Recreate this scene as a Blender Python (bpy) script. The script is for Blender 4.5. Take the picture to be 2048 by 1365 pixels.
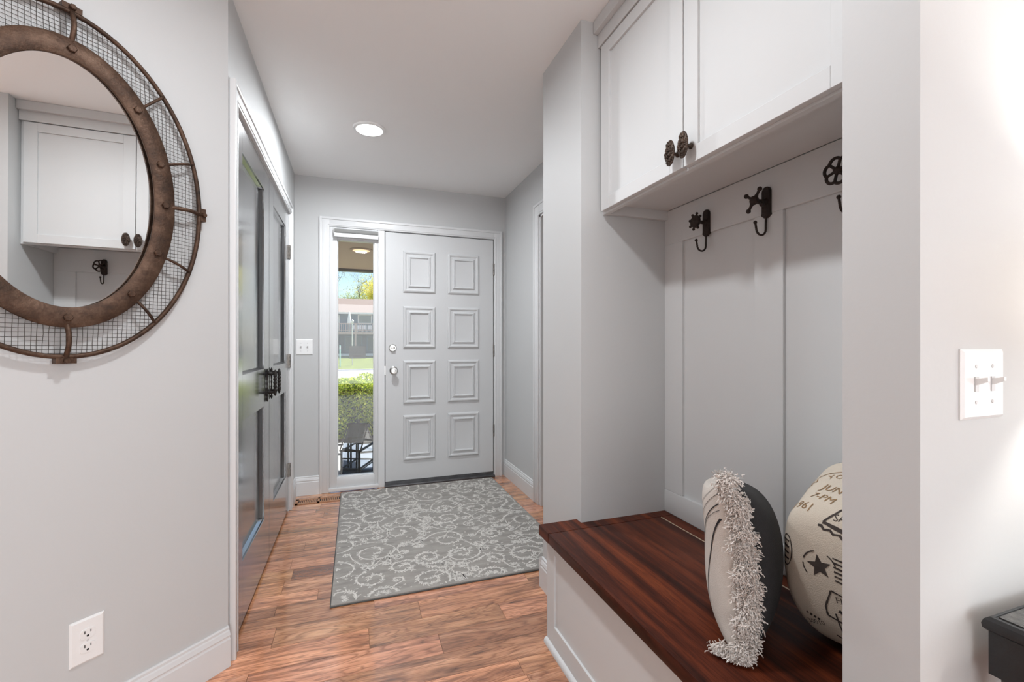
import bpy, bmesh, math, random
from mathutils import Vector, Matrix
from mathutils.bvhtree import BVHTree
random.seed(7)
for o in list(bpy.data.objects): bpy.data.objects.remove(o, do_unlink=True)
S = bpy.context.scene
COL = S.collection
PI = math.pi
R = math.radians

# ------------------------------------------------------------------ camera
cd = bpy.data.cameras.new('camera'); cam = bpy.data.objects.new('camera', cd); COL.objects.link(cam)
cd.sensor_width = 36.0; cd.lens = 898.0/2048*36; cd.shift_y = (688-682.5)/2048; cd.clip_start = 0.02; cd.clip_end = 400
cam.location = (0, 0, 1.155); cam.rotation_euler = (R(90), 0, R(-19.3))
S.camera = cam
# ------------------------------------------------------------------ world, sun, exposure
S.view_settings.view_transform = 'Standard'; S.view_settings.look = 'None'
S.view_settings.gamma = 1.0; S.view_settings.use_curve_mapping = False
S.view_settings.exposure = 0.30
w = bpy.data.worlds.new('world'); S.world = w; w.use_nodes = True
nt = w.node_tree; bg = nt.nodes['Background']
sky = nt.nodes.new('ShaderNodeTexSky'); sky.sky_type = 'NISHITA'; sky.sun_disc = False
sky.sun_elevation = R(54); sky.sun_rotation = R(56); sky.air_density = 1.1; sky.dust_density = 0.6; sky.ozone_density = 2.5
nt.links.new(sky.outputs[0], bg.inputs[0]); bg.inputs[1].default_value = 0.155
sl = bpy.data.lights.new('sun_offscreen', 'SUN'); sun = bpy.data.objects.new('sun_offscreen', sl); COL.objects.link(sun)
sl.energy = 9.0; sl.angle = R(0.6); sl.color = (1, 0.95, 0.87)
sdir = Vector((0.83*math.cos(R(54)), 0.56*math.cos(R(54)), math.sin(R(54))))
sun.rotation_euler = sdir.to_track_quat('Z', 'Y').to_euler(); sun.location = (5, 12, 14)

def area(name, loc, target, sx, sy, power, col=(1, 1, 1), shape='RECTANGLE', spread=180):
    l = bpy.data.lights.new(name, 'AREA'); l.shape = shape; l.size = sx
    if shape in ('RECTANGLE', 'ELLIPSE'): l.size_y = sy
    l.energy = power; l.color = col; l.spread = R(spread)
    o = bpy.data.objects.new(name, l); COL.objects.link(o); o.location = loc
    o.rotation_euler = (Vector(target)-Vector(loc)).to_track_quat('-Z', 'Y').to_euler()
    return o
# added daylight fill behind the camera; windows inferred but unseen, the walls are solid
area('daylight_fill_rear_offscreen', (0.6, -4.45, 1.15), (0.6, 0, 1.35), 4.6, 2.0, 112, (0.90, 0.955, 1))
area('daylight_fill_right_offscreen', (3.85, -2.0, 1.45), (0, -1.6, 1.3), 2.6, 1.9, 46, (0.90, 0.955, 1))

# ------------------------------------------------------------------ node material helpers
def mat(name, col=(0.8, 0.8, 0.8), rough=0.5, metal=0.0, spec=0.5, bump=0.0, bscale=60, var=0.0, vscale=4.0, stretch=(1, 1, 1), emit=None, estr=0, coat=0.0, coatr=0.05):
    m = bpy.data.materials.new(name); m.use_nodes = True
    n = m.node_tree.nodes; l = m.node_tree.links; b = n['Principled BSDF']
    b.inputs['Base Color'].default_value = (*col, 1); b.inputs['Roughness'].default_value = rough
    b.inputs['Metallic'].default_value = metal; b.inputs['Specular IOR Level'].default_value = spec
    b.inputs['Coat Weight'].default_value = coat; b.inputs['Coat Roughness'].default_value = coatr
    if emit: b.inputs['Emission Color'].default_value = (*emit, 1); b.inputs['Emission Strength'].default_value = estr
    tc = n.new('ShaderNodeTexCoord'); mp = n.new('ShaderNodeMapping'); l.new(tc.outputs['Object'], mp.inputs[0])
    mp.inputs['Scale'].default_value = stretch
    if var > 0:
        t = n.new('ShaderNodeTexNoise'); t.inputs['Scale'].default_value = vscale; t.inputs['Detail'].default_value = 6
        l.new(mp.outputs[0], t.inputs['Vector'])
        r = n.new('ShaderNodeValToRGB'); l.new(t.outputs[0], r.inputs[0])
        r.color_ramp.elements[0].position = 0.3; r.color_ramp.elements[1].position = 0.7
        r.color_ramp.elements[0].color = (*[c*(1-var) for c in col], 1); r.color_ramp.elements[1].color = (*[min(1, c*(1+var)) for c in col], 1)
        l.new(r.outputs[0], b.inputs['Base Color'])
    if bump > 0:
        t = n.new('ShaderNodeTexNoise'); t.inputs['Scale'].default_value = bscale; t.inputs['Detail'].default_value = 4
        l.new(mp.outputs[0], t.inputs['Vector'])
        bn = n.new('ShaderNodeBump'); bn.inputs['Strength'].default_value = bump; bn.inputs['Distance'].default_value = 0.004
        l.new(t.outputs[0], bn.inputs['Height']); l.new(bn.outputs[0], b.inputs['Normal'])
    return m

def ramp(n, pts):
    r = n.new('ShaderNodeValToRGB'); e = r.color_ramp.elements
    while len(e) < len(pts): e.new(0.5)
    for k, (p, c) in enumerate(pts): e[k].position = p; e[k].color = (*c, 1)
    return r

def wood_floor():
    m = bpy.data.materials.new('hickory_floor'); m.use_nodes = True
    n = m.node_tree.nodes; l = m.node_tree.links; b = n['Principled BSDF']
    g = n.new('ShaderNodeNewGeometry'); oi = n.new('ShaderNodeObjectInfo')
    mu = n.new('ShaderNodeMath'); mu.operation = 'MULTIPLY'; mu.inputs[1].default_value = 37.0; l.new(oi.outputs['Random'], mu.inputs[0])
    cx = n.new('ShaderNodeCombineXYZ'); l.new(mu.outputs[0], cx.inputs[0]); l.new(mu.outputs[0], cx.inputs[2])
    va = n.new('ShaderNodeVectorMath'); l.new(g.outputs['Position'], va.inputs[0]); l.new(cx.outputs[0], va.inputs[1])
    mp = n.new('ShaderNodeMapping'); mp.inputs['Scale'].default_value = (1.3, 11, 1); l.new(va.outputs[0], mp.inputs[0])
    n1 = n.new('ShaderNodeTexNoise'); n1.inputs['Scale'].default_value = 2.2; n1.inputs['Detail'].default_value = 9; n1.inputs['Roughness'].default_value = 0.62; n1.inputs['Distortion'].default_value = 0.6
    l.new(mp.outputs[0], n1.inputs['Vector'])
    # cathedral rings
    mp2 = n.new('ShaderNodeMapping'); mp2.inputs['Scale'].default_value = (1.0, 7.5, 1); l.new(va.outputs[0], mp2.inputs[0])
    n2 = n.new('ShaderNodeTexNoise'); n2.inputs['Scale'].default_value = 1.5; n2.inputs['Detail'].default_value = 2.5; n2.inputs['Distortion'].default_value = 0.4; l.new(mp2.outputs[0], n2.inputs['Vector'])
    m2 = n.new('ShaderNodeMath'); m2.operation = 'MULTIPLY'; m2.inputs[1].default_value = 20; l.new(n2.outputs[0], m2.inputs[0])
    fr = n.new('ShaderNodeMath'); fr.operation = 'FRACT'; l.new(m2.outputs[0], fr.inputs[0])
    r2 = ramp(n, [(0.0, (0.50, 0.44, 0.40)), (0.22, (1, 1, 1)), (0.7, (1, 1, 1)), (1.0, (0.52, 0.46, 0.42))]); l.new(fr.outputs[0], r2.inputs[0])
    r1 = ramp(n, [(0.30, (0.13, 0.050, 0.024)), (0.42, (0.31, 0.138, 0.070)), (0.53, (0.46, 0.21, 0.108)), (0.68, (0.62, 0.33, 0.19))]); l.new(n1.outputs[0], r1.inputs[0])
    # fine pores
    mp3 = n.new('ShaderNodeMapping'); mp3.inputs['Scale'].default_value = (14, 260, 1); l.new(va.outputs[0], mp3.inputs[0])
    n3 = n.new('ShaderNodeTexNoise'); n3.inputs['Scale'].default_value = 1.0; n3.inputs['Detail'].default_value = 3; l.new(mp3.outputs[0], n3.inputs['Vector'])
    r3 = ramp(n, [(0.30, (0.62, 0.56, 0.52)), (0.46, (1, 1, 1))]); l.new(n3.outputs[0], r3.inputs[0])
    def mul(a, bb, f=1.0):
        x = n.new('ShaderNodeMix'); x.data_type = 'RGBA'; x.blend_type = 'MULTIPLY'; x.inputs[0].default_value = f
        l.new(a, x.inputs[6]); l.new(bb, x.inputs[7]); return x.outputs[2]
    c = mul(r1.outputs[0], r2.outputs[0], 0.9); c = mul(c, r3.outputs[0], 0.8)
    # knots
    vo = n.new('ShaderNodeTexVoronoi'); vo.inputs['Scale'].default_value = 1.0
    mp4 = n.new('ShaderNodeMapping'); mp4.inputs['Scale'].default_value = (2.2, 6.5, 1); l.new(va.outputs[0], mp4.inputs[0]); l.new(mp4.outputs[0], vo.inputs['Vector'])
    r4 = ramp(n, [(0.0, (0.30, 0.22, 0.18)), (0.05, (0.42, 0.33, 0.28)), (0.16, (1, 1, 1))]); l.new(vo.outputs['Distance'], r4.inputs[0])
    c = mul(c, r4.outputs[0], 0.8)
    c = mul(c, oi.outputs['Color'], 1.0)
    hsv = n.new('ShaderNodeHueSaturation'); hsv.inputs['Saturation'].default_value = 1.0; hsv.inputs['Value'].default_value = 1.36; l.new(c, hsv.inputs['Color']); c = hsv.outputs[0]
    l.new(c, b.inputs['Base Color'])
    b.inputs['Roughness'].default_value = 0.27; b.inputs['Specular IOR Level'].default_value = 0.5
    b.inputs['Coat Weight'].default_value = 1.0; b.inputs['Coat Roughness'].default_value = 0.12; b.inputs['Coat IOR'].default_value = 1.6
    bn = n.new('ShaderNodeBump'); bn.inputs['Strength'].default_value = 0.10; bn.inputs['Distance'].default_value = 0.002
    l.new(n1.outputs[0], bn.inputs['Height']); l.new(bn.outputs[0], b.inputs['Normal'])
    return m

def mahogany():
    m = bpy.data.materials.new('mahogany'); m.use_nodes = True
    n = m.node_tree.nodes; l = m.node_tree.links; b = n['Principled BSDF']
    g = n.new('ShaderNodeNewGeometry'); mp = n.new('ShaderNodeMapping'); mp.inputs['Scale'].default_value = (30, 1.1, 12); l.new(g.outputs['Position'], mp.inputs[0])
    t = n.new('ShaderNodeTexNoise'); t.inputs['Scale'].default_value = 1.0; t.inputs['Detail'].default_value = 8; t.inputs['Roughness'].default_value = 0.6; t.inputs['Distortion'].default_value = 0.3; l.new(mp.outputs[0], t.inputs['Vector'])
    r = ramp(n, [(0.28, (0.018, 0.006, 0.004)), (0.45, (0.060, 0.014, 0.007)), (0.60, (0.135, 0.030, 0.011)), (0.78, (0.24, 0.062, 0.02))]); l.new(t.outputs[0], r.inputs[0])
    mp2 = n.new('ShaderNodeMapping'); mp2.inputs['Scale'].default_value = (420, 22, 60); l.new(g.outputs['Position'], mp2.inputs[0])
    t2 = n.new('ShaderNodeTexNoise'); t2.inputs['Scale'].default_value = 1; l.new(mp2.outputs[0], t2.inputs['Vector'])
    r2 = ramp(n, [(0.35, (0.55, 0.5, 0.5)), (0.5, (1, 1, 1))]); l.new(t2.outputs[0], r2.inputs[0])
    x = n.new('ShaderNodeMix'); x.data_type = 'RGBA'; x.blend_type = 'MULTIPLY'; x.inputs[0].default_value = 0.8; l.new(r.outputs[0], x.inputs[6]); l.new(r2.outputs[0], x.inputs[7])
    l.new(x.outputs[2], b.inputs['Base Color']); b.inputs['Roughness'].default_value = 0.42; b.inputs['Specular IOR Level'].default_value = 0.14
    return m

def glass_mat(name, tint=(1, 1, 1)):
    m = bpy.data.materials.new(name); m.use_nodes = True; n = m.node_tree.nodes; l = m.node_tree.links
    n.remove(n['Principled BSDF']); o = n['Material Output']
    t = n.new('ShaderNodeBsdfTransparent'); t.inputs[0].default_value = (*tint, 1); g = n.new('ShaderNodeBsdfGlossy'); g.inputs['Roughness'].default_value = 0.0
    f = n.new('ShaderNodeFresnel'); f.inputs[0].default_value = 1.45; mx = n.new('ShaderNodeMixShader')
    l.new(f.outputs[0], mx.inputs[0]); l.new(t.outputs[0], mx.inputs[1]); l.new(g.outputs[0], mx.inputs[2]); l.new(mx.outputs[0], o.inputs[0])
    return m

def leaf_mat(name, c1, c2, trans=0.35):
    m = bpy.data.materials.new(name); m.use_nodes = True; n = m.node_tree.nodes; l = m.node_tree.links
    b = n['Principled BSDF']; o = n['Material Output']
    g = n.new('ShaderNodeNewGeometry'); r = ramp(n, [(0.0, c1), (1.0, c2)]); l.new(g.outputs['Random Per Island'], r.inputs[0])
    l.new(r.outputs[0], b.inputs['Base Color']); b.inputs['Roughness'].default_value = 0.45
    t = n.new('ShaderNodeBsdfTranslucent'); l.new(r.outputs[0], t.inputs[0]); mx = n.new('ShaderNodeMixShader'); mx.inputs[0].default_value = trans
    l.new(b.outputs[0], mx.inputs[1]); l.new(t.outputs[0], mx.inputs[2]); l.new(mx.outputs[0], o.inputs[0])
    return m

def rust_mat():
    m = mat('rusted_iron', (0.12, 0.062, 0.036), 0.55, 0.55, 0.4, bump=0.35, bscale=170)
    n = m.node_tree.nodes; l = m.node_tree.links; b = n['Principled BSDF']
    tc = n.new('ShaderNodeTexCoord'); t = n.new('ShaderNodeTexNoise'); t.inputs['Scale'].default_value = 16; t.inputs['Detail'].default_value = 10; t.inputs['Roughness'].default_value = 0.7
    l.new(tc.outputs['Object'], t.inputs['Vector'])
    r = ramp(n, [(0.30, (0.030, 0.020, 0.015)), (0.48, (0.075, 0.042, 0.027)), (0.64, (0.13, 0.078, 0.052)), (0.8, (0.22, 0.15, 0.11))]); l.new(t.outputs[0], r.inputs[0]); l.new(r.outputs[0], b.inputs['Base Color'])
    return m

M = {}
M['wall'] = mat('wall_paint', (0.555, 0.56, 0.56), 0.6, bump=0.05, bscale=90)
M['ceil'] = mat('ceiling_paint', (0.90, 0.90, 0.895), 0.8, bump=0.04, bscale=70)
M['trim'] = mat('trim_paint', (0.69, 0.695, 0.70), 0.35, bump=0.02, bscale=40)
M['cab'] = mat('cabinet_paint', (0.625, 0.63, 0.63), 0.56, bump=0.02, bscale=30)
M['doorw'] = mat('door_paint', (0.60, 0.605, 0.61), 0.42, bump=0.03, bscale=50)
M['floor'] = wood_floor()
M['bench'] = mahogany()
M['closet'] = mat('charcoal_gloss_paint', (0.030, 0.031, 0.033), 0.26, spec=0.7, bump=0.3, bscale=3.0, stretch=(90, 90, 1.2), coat=1.0, coatr=0.15)
M['closet'].node_tree.nodes['Principled BSDF'].inputs['Coat IOR'].default_value = 2.3
M['nickel'] = mat('brushed_nickel', (0.55, 0.54, 0.52), 0.28, 1.0, var=0.1, vscale=30)
M['iron'] = mat('dark_iron', (0.022, 0.018, 0.016), 0.55, 0.4, bump=0.5, bscale=120, var=0.3, vscale=30)
M['hookiron'] = mat('brown_cast_iron', (0.028, 0.017, 0.013), 0.6, 0.4, bump=0.6, bscale=160, var=0.4, vscale=40)
M['bronze'] = mat('antique_bronze', (0.070, 0.048, 0.036), 0.5, 0.6, bump=0.5, bscale=220, var=0.4, vscale=60)
M['rust'] = rust_mat()
M['mirror'] = mat('silvered_glass', (0.93, 0.935, 0.93), 0.0, 1.0, var=0.001)
M['plate'] = mat('white_plastic', (0.83, 0.83, 0.825), 0.3, var=0.01)
M['slot'] = mat('dark_slot', (0.02, 0.02, 0.02), 0.6, var=0.1)
M['toggle'] = mat('grey_toggle_plastic', (0.62, 0.62, 0.62), 0.3, var=0.02)
M['lens'] = mat('lit_lens', (0.9, 0.9, 0.9), 0.4, emit=(1, 0.985, 0.96), estr=6, var=0.001)
M['glass'] = glass_mat('window_glass', (0.97, 0.985, 0.98))
M['lglass'] = glass_mat('lantern_glass', (0.62, 0.68, 0.78))
M['black'] = mat('black_paint', (0.016, 0.017, 0.019), 0.35, bump=0.15, bscale=80, var=0.3, vscale=20)
M['blacktop'] = mat('worn_black_top', (0.055, 0.053, 0.05), 0.33, bump=0.3, bscale=200, var=0.6, vscale=90)
M['shade'] = mat('roller_shade_fabric', (0.26, 0.26, 0.25), 0.8, bump=0.2, bscale=300, var=0.1)
M['sill'] = mat('threshold_metal', (0.13, 0.13, 0.135), 0.4, 0.6, var=0.2, vscale=20)

# ------------------------------------------------------------------ mesh helpers
class MB:
    def __init__(s): s.v = []; s.f = []
    def add(s, vs, fs):
        b = len(s.v); s.v += [tuple(p) for p in vs]; s.f += [tuple(b+i for i in f) for f in fs]; return s
    def box(s, x0, x1, y0, y1, z0, z1):
        return s.add([(x0,y0,z0),(x1,y0,z0),(x1,y1,z0),(x0,y1,z0),(x0,y0,z1),(x1,y0,z1),(x1,y1,z1),(x0,y1,z1)],
                     [(0,3,2,1),(4,5,6,7),(0,1,5,4),(1,2,6,5),(2,3,7,6),(3,0,4,7)])
    def bbox(s, x0, x1, y0, y1, z0, z1, bev=0.003, seg=2):
        bm = bmesh.new(); bmesh.ops.create_cube(bm, size=1)
        for v in bm.verts: v.co = Vector((x0+(v.co.x+.5)*(x1-x0), y0+(v.co.y+.5)*(y1-y0), z0+(v.co.z+.5)*(z1-z0)))
        bmesh.ops.bevel(bm, geom=bm.edges[:], offset=bev, segments=seg, affect='EDGES', profile=0.5)
        bm.verts.index_update(); s.add([v.co[:] for v in bm.verts], [[v.index for v in f.verts] for f in bm.faces]); bm.free(); return s
    def prism(s, poly, z0, z1):   # poly: ccw xy list
        n = len(poly); vs = [(x, y, z0) for x, y in poly]+[(x, y, z1) for x, y in poly]
        fs = [tuple(reversed(range(n))), tuple(range(n, 2*n))]+[(i, (i+1) % n, n+(i+1) % n, n+i) for i in range(n)]
        return s.add(vs, fs)
    def tube(s, pts, r, seg=8, closed=False, cap=True):
        pts = [Vector(p) for p in pts]; n = len(pts); rs = r if isinstance(r, (list, tuple)) else [r]*n
        b = len(s.v); up = None
        for i, p in enumerate(pts):
            if closed: t = pts[(i+1) % n]-pts[i-1]
            else: t = pts[min(i+1, n-1)]-pts[max(i-1, 0)]
            if t.length < 1e-9: t = Vector((0, 0, 1))
            t.normalize()
            if up is None: up = Vector((0, 0, 1)) if abs(t.z) < 0.9 else Vector((1, 0, 0))
            a = t.cross(up); 
            if a.length < 1e-6: a = t.orthogonal()
            a.normalize(); c = a.cross(t).normalized(); up = c
            for k in range(seg):
                q = p+(a*math.cos(2*PI*k/seg)+c*math.sin(2*PI*k/seg))*rs[i]; s.v.append(tuple(q))
        m = n if closed else n-1
        for i in range(m):
            for k in range(seg):
                j = (i+1) % n
                s.f.append((b+i*seg+k, b+i*seg+(k+1) % seg, b+j*seg+(k+1) % seg, b+j*seg+k))
        if cap and not closed:
            s.f.append(tuple(b+k for k in reversed(range(seg)))); s.f.append(tuple(b+(n-1)*seg+k for k in range(seg)))
        return s
    def lathe(s, prof, origin=(0, 0, 0), axis='z', seg=20):   # prof: (r, h)
        b = len(s.v); ox, oy, oz = origin
        for r, h in prof:
            for k in range(seg):
                a = 2*PI*k/seg; c, d = r*math.cos(a), r*math.sin(a)
                if axis == 'z': p = (ox+c, oy+d, oz+h)
                elif axis == 'x': p = (ox+h, oy+c, oz+d)
                else: p = (ox+d, oy+h, oz+c)
                s.v.append(p)
        for i in range(len(prof)-1):
            for k in range(seg): s.f.append((b+i*seg+k, b+i*seg+(k+1) % seg, b+(i+1)*seg+(k+1) % seg, b+(i+1)*seg+k))
        s.f.append(tuple(b+k for k in reversed(range(seg)))); s.f.append(tuple(b+(len(prof)-1)*seg+k for k in range(seg)))
        return s
    def ball(s, c, r, seg=10, rings=6, sc=(1, 1, 1)):
        pr = [(max(1e-5, math.sin(PI*i/rings)), -math.cos(PI*i/rings)) for i in range(rings+1)]
        b = len(s.v)
        for a, h in pr:
            for k in range(seg): s.v.append((c[0]+r*sc[0]*a*math.cos(2*PI*k/seg), c[1]+r*sc[1]*a*math.sin(2*PI*k/seg), c[2]+r*sc[2]*h))
        for i in range(rings):
            for k in range(seg): s.f.append((b+i*seg+k, b+i*seg+(k+1) % seg, b+(i+1)*seg+(k+1) % seg, b+(i+1)*seg+k))
        return s
    def sweep(s, prof, a, b_, out):   # straight moulding: prof (d outward, z) from a to b_ (xy), out = unit xy
        n = len(prof); vs = []
        for p in (a, b_): vs += [(p[0]+out[0]*d, p[1]+out[1]*d, z) for d, z in prof]
        fs = [(i, (i+1) % n, n+(i+1) % n, n+i) for i in range(n)]+[tuple(reversed(range(n))), tuple(range(n, 2*n))]
        return s.add(vs, fs)
    def build(s, name, m, parent=None, world=True, smooth=True, angle=35):
        me = bpy.data.meshes.new(name); vs = s.v
        if parent is not None and world:
            o = parent_loc(parent); vs = [(x-o[0], y-o[1], z-o[2]) for x, y, z in vs]
        me.from_pydata(vs, [], s.f); me.validate()
        bm = bmesh.new(); bm.from_mesh(me); bmesh.ops.recalc_face_normals(bm, faces=bm.faces); bm.to_mesh(me); bm.free()
        if smooth:
            me.shade_smooth(); me.set_sharp_from_angle(angle=R(angle))
        me.materials.append(M[m] if isinstance(m, str) else m)
        o = bpy.data.objects.new(name, me); COL.objects.link(o); o.parent = parent
        return o
def parent_loc(p):
    v = Vector((0, 0, 0))
    while p is not None: v += p.location; p = p.parent
    return v
def tag(o, label=None, cat=None, group=None, kind=None):
    if label: o['label'] = label
    if cat: o['category'] = cat
    if group: o['group'] = group
    if kind: o['kind'] = kind
    return o
def empty(name, loc=(0, 0, 0), rz=0):
    o = bpy.data.objects.new(name, None); COL.objects.link(o); o.location = loc; o.rotation_euler = (0, 0, rz); o.empty_display_size = 0.05
    return o
def struct(name, mb, m, **k): return tag(mb.build(name, m, **k), kind='structure')
def inst(o, parent, loc=None, name=None):
    c = o.copy(); COL.objects.link(c); c.parent = parent
    if name: c.name = name
    if loc is not None: c.location = loc
    return c

# ------------------------------------------------------------------ key dimensions
H = 2.44; XL = -0.43; XR = 1.25; YB = 3.757; XP = 0.846; YN = 1.587; YP = 1.967; YW = 0.458; YI = 0.578
PH = R(46.57); DM = Vector((math.sin(PH), math.cos(PH), 0)); NM = Vector((math.cos(PH), -math.sin(PH), 0))
CM = Vector((XL, 1.861, 0)); AW = CM-DM*3.0
XF = AW.x; YR = -4.6; XE = 4.0

# ------------------------------------------------------------------ floor and planks
fl = MB(); PX0, PX1, PY0 = -0.95, 1.25, 0.55
fl.box(PX0, PX1, PY0, YB+.02, -0.10, -0.012)
fl.box(XF-.1, PX0, YR-.1, 1.9, -0.10, 0); fl.box(PX1, XE+.1, YR-.1, YW+.05, -0.10, 0); fl.box(PX0, PX1, YR-.1, PY0, -0.10, 0)
fl.box(PX1, 2.7, 1.9, 3.7, -0.10, 0)
floor = struct('floor', fl, 'floor', smooth=False)
rows = [3.757, 3.66, 3.54, 3.42, 3.335, 3.215, 3.105, 2.985, 2.865, 2.745, 2.66, 2.5402, 2.4217, 2.30, 2.205, 2.1218, 2.0393, 1.9076, 1.7838, 1.6632, 1.545, 1.462, 1.34, 1.22, 1.137, 1.016, .895, .812, .69, .55]
fixed = {2.5402: [-.294, .55], 2.1218: [-.62, .0815, .80], 2.0393: [-.30, .267, 1.05], 1.9076: [.053, .60], 1.7838: [-.35, .313], 1.6632: [-.1, .83], 2.30: [-.16, .62]}
rp = random.Random(11)
for i in range(len(rows)-1):
    y1, y0 = rows[i], rows[i+1]
    if y1 in fixed: js = fixed[y1]
    else:
        js = []; x = PX0+rp.uniform(.15, .8)
        while x < PX1-.12: js.append(x); x += rp.uniform(.45, 1.05)
    xl0 = PX0 if y1 < 1.95 else XL-.03
    xs = [xl0]+[j for j in js if j > xl0+.06]+[PX1]
    for a, b in zip(xs[:-1], xs[1:]):
        g = 0.0006
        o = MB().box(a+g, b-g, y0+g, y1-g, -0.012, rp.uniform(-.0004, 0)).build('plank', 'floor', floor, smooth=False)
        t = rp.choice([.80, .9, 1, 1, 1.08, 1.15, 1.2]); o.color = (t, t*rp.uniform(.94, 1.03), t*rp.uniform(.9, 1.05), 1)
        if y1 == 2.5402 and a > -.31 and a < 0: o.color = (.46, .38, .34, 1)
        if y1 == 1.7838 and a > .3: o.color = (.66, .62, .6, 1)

# ------------------------------------------------------------------ walls and ceiling
struct('ceiling', MB().box(XF-.1, XE+.1, YR-.1, YB+.2, H, H+.12), 'ceil', smooth=False)
OC0, OC1, OCT = 1.945, 3.44, 2.056
struct('wall_left', MB().box(XL-.1, XL, 1.861, OC0, 0, H).box(XL-.1, XL, OC1, YB, 0, H).box(XL-.1, XL, OC0, OC1, OCT, H).box(XL-.9, XL-.8, 1.861, YB, 0, H), 'wall', smooth=False)
p0, p1 = CM, AW; q0, q1 = CM-NM*.12, AW-NM*.12
struct('wall_angled', MB().prism([(p0.x, p0.y), (q0.x-.1, q0.y+.0), (q1.x, q1.y), (p1.x, p1.y)], 0, H), 'wall', smooth=False)
struct('wall_back', MB().box(XL-.1, -.185, YB, YB+.14, 0, H).box(1.145, XR+.1, YB, YB+.14, 0, H).box(-.185, 1.145, YB, YB+.14, 2.065, H), 'wall', smooth=False)
DR0, DR1, DRT = 2.10, 2.965, 2.075
struct('wall_right', MB().box(XR, XR+.11, DR1, YB, 0, H).box(XR, XR+.11, YP, DR0, 0, H).box(XR, XR+.11, DR0, DR1, DRT, H), 'wall', smooth=False)
struct('wall_pillar', MB().box(XP, XR+.11, YN, YP, 0, H), 'wall', smooth=False)
wn = struct('wall_niche', MB().box(1.255, XR+.11, YI, YN, 0, H), 'cab', smooth=False)
struct('wall_console', MB().box(XP, XE, YW, YI, 0, H), 'wall', smooth=False)
struct('wall_far_left', MB().box(XF-.1, XF, YR, AW.y+.05, 0, H), 'wall', smooth=False)
struct('wall_far_right', MB().box(XE, XE+.1, YR, YW, 0, H), 'wall', smooth=False)
struct('wall_rear', MB().box(XF, XE, YR-.1, YR, 0, H), 'wall', smooth=False)
struct('wall_side_room', MB().box(2.6, 2.7, 1.9, 3.7, 0, H).box(XR+.11, 2.6, 3.6, 3.7, 0, H).box(XR+.11, 2.6, 1.85, 1.95, 0, H), 'wall', smooth=False)
# board and batten on the niche wall
for y0, y1 in ((1.48, YN), (1.028, 1.134), (YI, .682)): MB().bbox(1.243, 1.256, y0, y1, .54, 1.57, .0015, 1).build('batten', 'cab', wn)
MB().bbox(1.243, 1.256, YI, YN, 1.57, 1.712, .0015, 1).build('hook_rail', 'cab', wn)
MB().bbox(1.241, 1.256, YI, YN, .4466, .54, .0025, 2).build('lower_rail', 'cab', wn)

# baseboards
BB = [(0, 0), (.015, 0), (.015, .098), (.0125, .103), (.0125, .107), (.0145, .112), (.0105, .126), (.0075, .130), (.0075, .138), (.004, .142), (0, .142)]
c1 = CM+DM*.0; c2 = AW
struct('baseboard_angled', MB().sweep(BB, (c1.x, c1.y), (c2.x, c2.y), (NM.x, NM.y)), 'trim', angle=20)
struct('baseboard_back', MB().sweep(BB, (XL, YB), (-.255, YB), (0, -1)), 'trim', angle=20)
struct('baseboard_left', MB().sweep(BB, (XL, OC1+.075), (XL, YB), (1, 0)), 'trim', angle=20)
struct('baseboard_right', MB().sweep(BB, (XR, DR1+.09), (XR, YB), (-1, 0)), 'trim', angle=20)
struct('baseboard_pillar', MB().sweep(BB, (XP, 1.602), (XP, YP), (-1, 0)).sweep(BB, (XP-.015, YP), (XR, YP), (0, 1)), 'trim', angle=20)
struct('baseboard_console', MB().sweep(BB, (XP, YW), (XE, YW), (0, -1)), 'trim', angle=20)

# casings: (offset across, thickness) profile as stacked bevelled boards
def casing(name, plane, face, out, y0, y1, top, wdt):
    mb = MB()
    def brd(a0, a1, z0, z1, t):
        f0, f1 = sorted((face, face+out*t))
        if plane == 'x': mb.bbox(f0, f1, a0, a1, z0, z1, .0025, 2)
        else: mb.bbox(a0, a1, f0, f1, z0, z1, .0025, 2)
    e = wdt
    for s, a in ((-1, y0), (1, y1)):
        i0, i1 = sorted((a, a+s*(e-.0015))); brd(i0, i1, 0.0008, top+e-.0015, .015)
        i0, i1 = sorted((a+s*(e-.018), a+s*e)); brd(i0, i1, 0, top+e, .021)
        i0, i1 = sorted((a+s*.010, a+s*.020)); brd(i0, i1, 0, top+.01, .018)
    brd(y0-.002, y1+.002, top, top+e-.0012, .0146); brd(y0-e+.0004, y1+e-.0004, top+e-.018, top+e+.0005, .0207); brd(y0-.01, y1+.01, top+.010, top+.020, .018)
    return struct(name, mb, 'trim')
casing('trim_1', 'x', XL, 1, OC0, OC1, OCT, .068)
casing('trim_2', 'y', YB, -1, -.185, 1.145, 2.065, .072)
casing('trim_3', 'x', XR, -1, DR0, DR1, DRT, .085)
# jambs
struct('trim_4', MB().box(XL-.1, XL, OC0, OC0+.008, 0, OCT).box(XL-.1, XL, OC1-.008, OC1, 0, OCT).box(XL-.1, XL, OC0, OC1, OCT-.008, OCT), 'trim', smooth=False)
struct('trim_5', MB().box(XR-.002, XR+.112, DR1-.015, DR1+.004, 0, DRT).box(XR-.002, XR+.112, DR0-.004, DR0+.015, 0, DRT).box(XR-.002, XR+.112, DR0, DR1, DRT-.015, DRT+.004).box(XR+.05, XR+.065, DR1-.028, DR1-.012, 0, DRT), 'trim', smooth=False)

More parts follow.
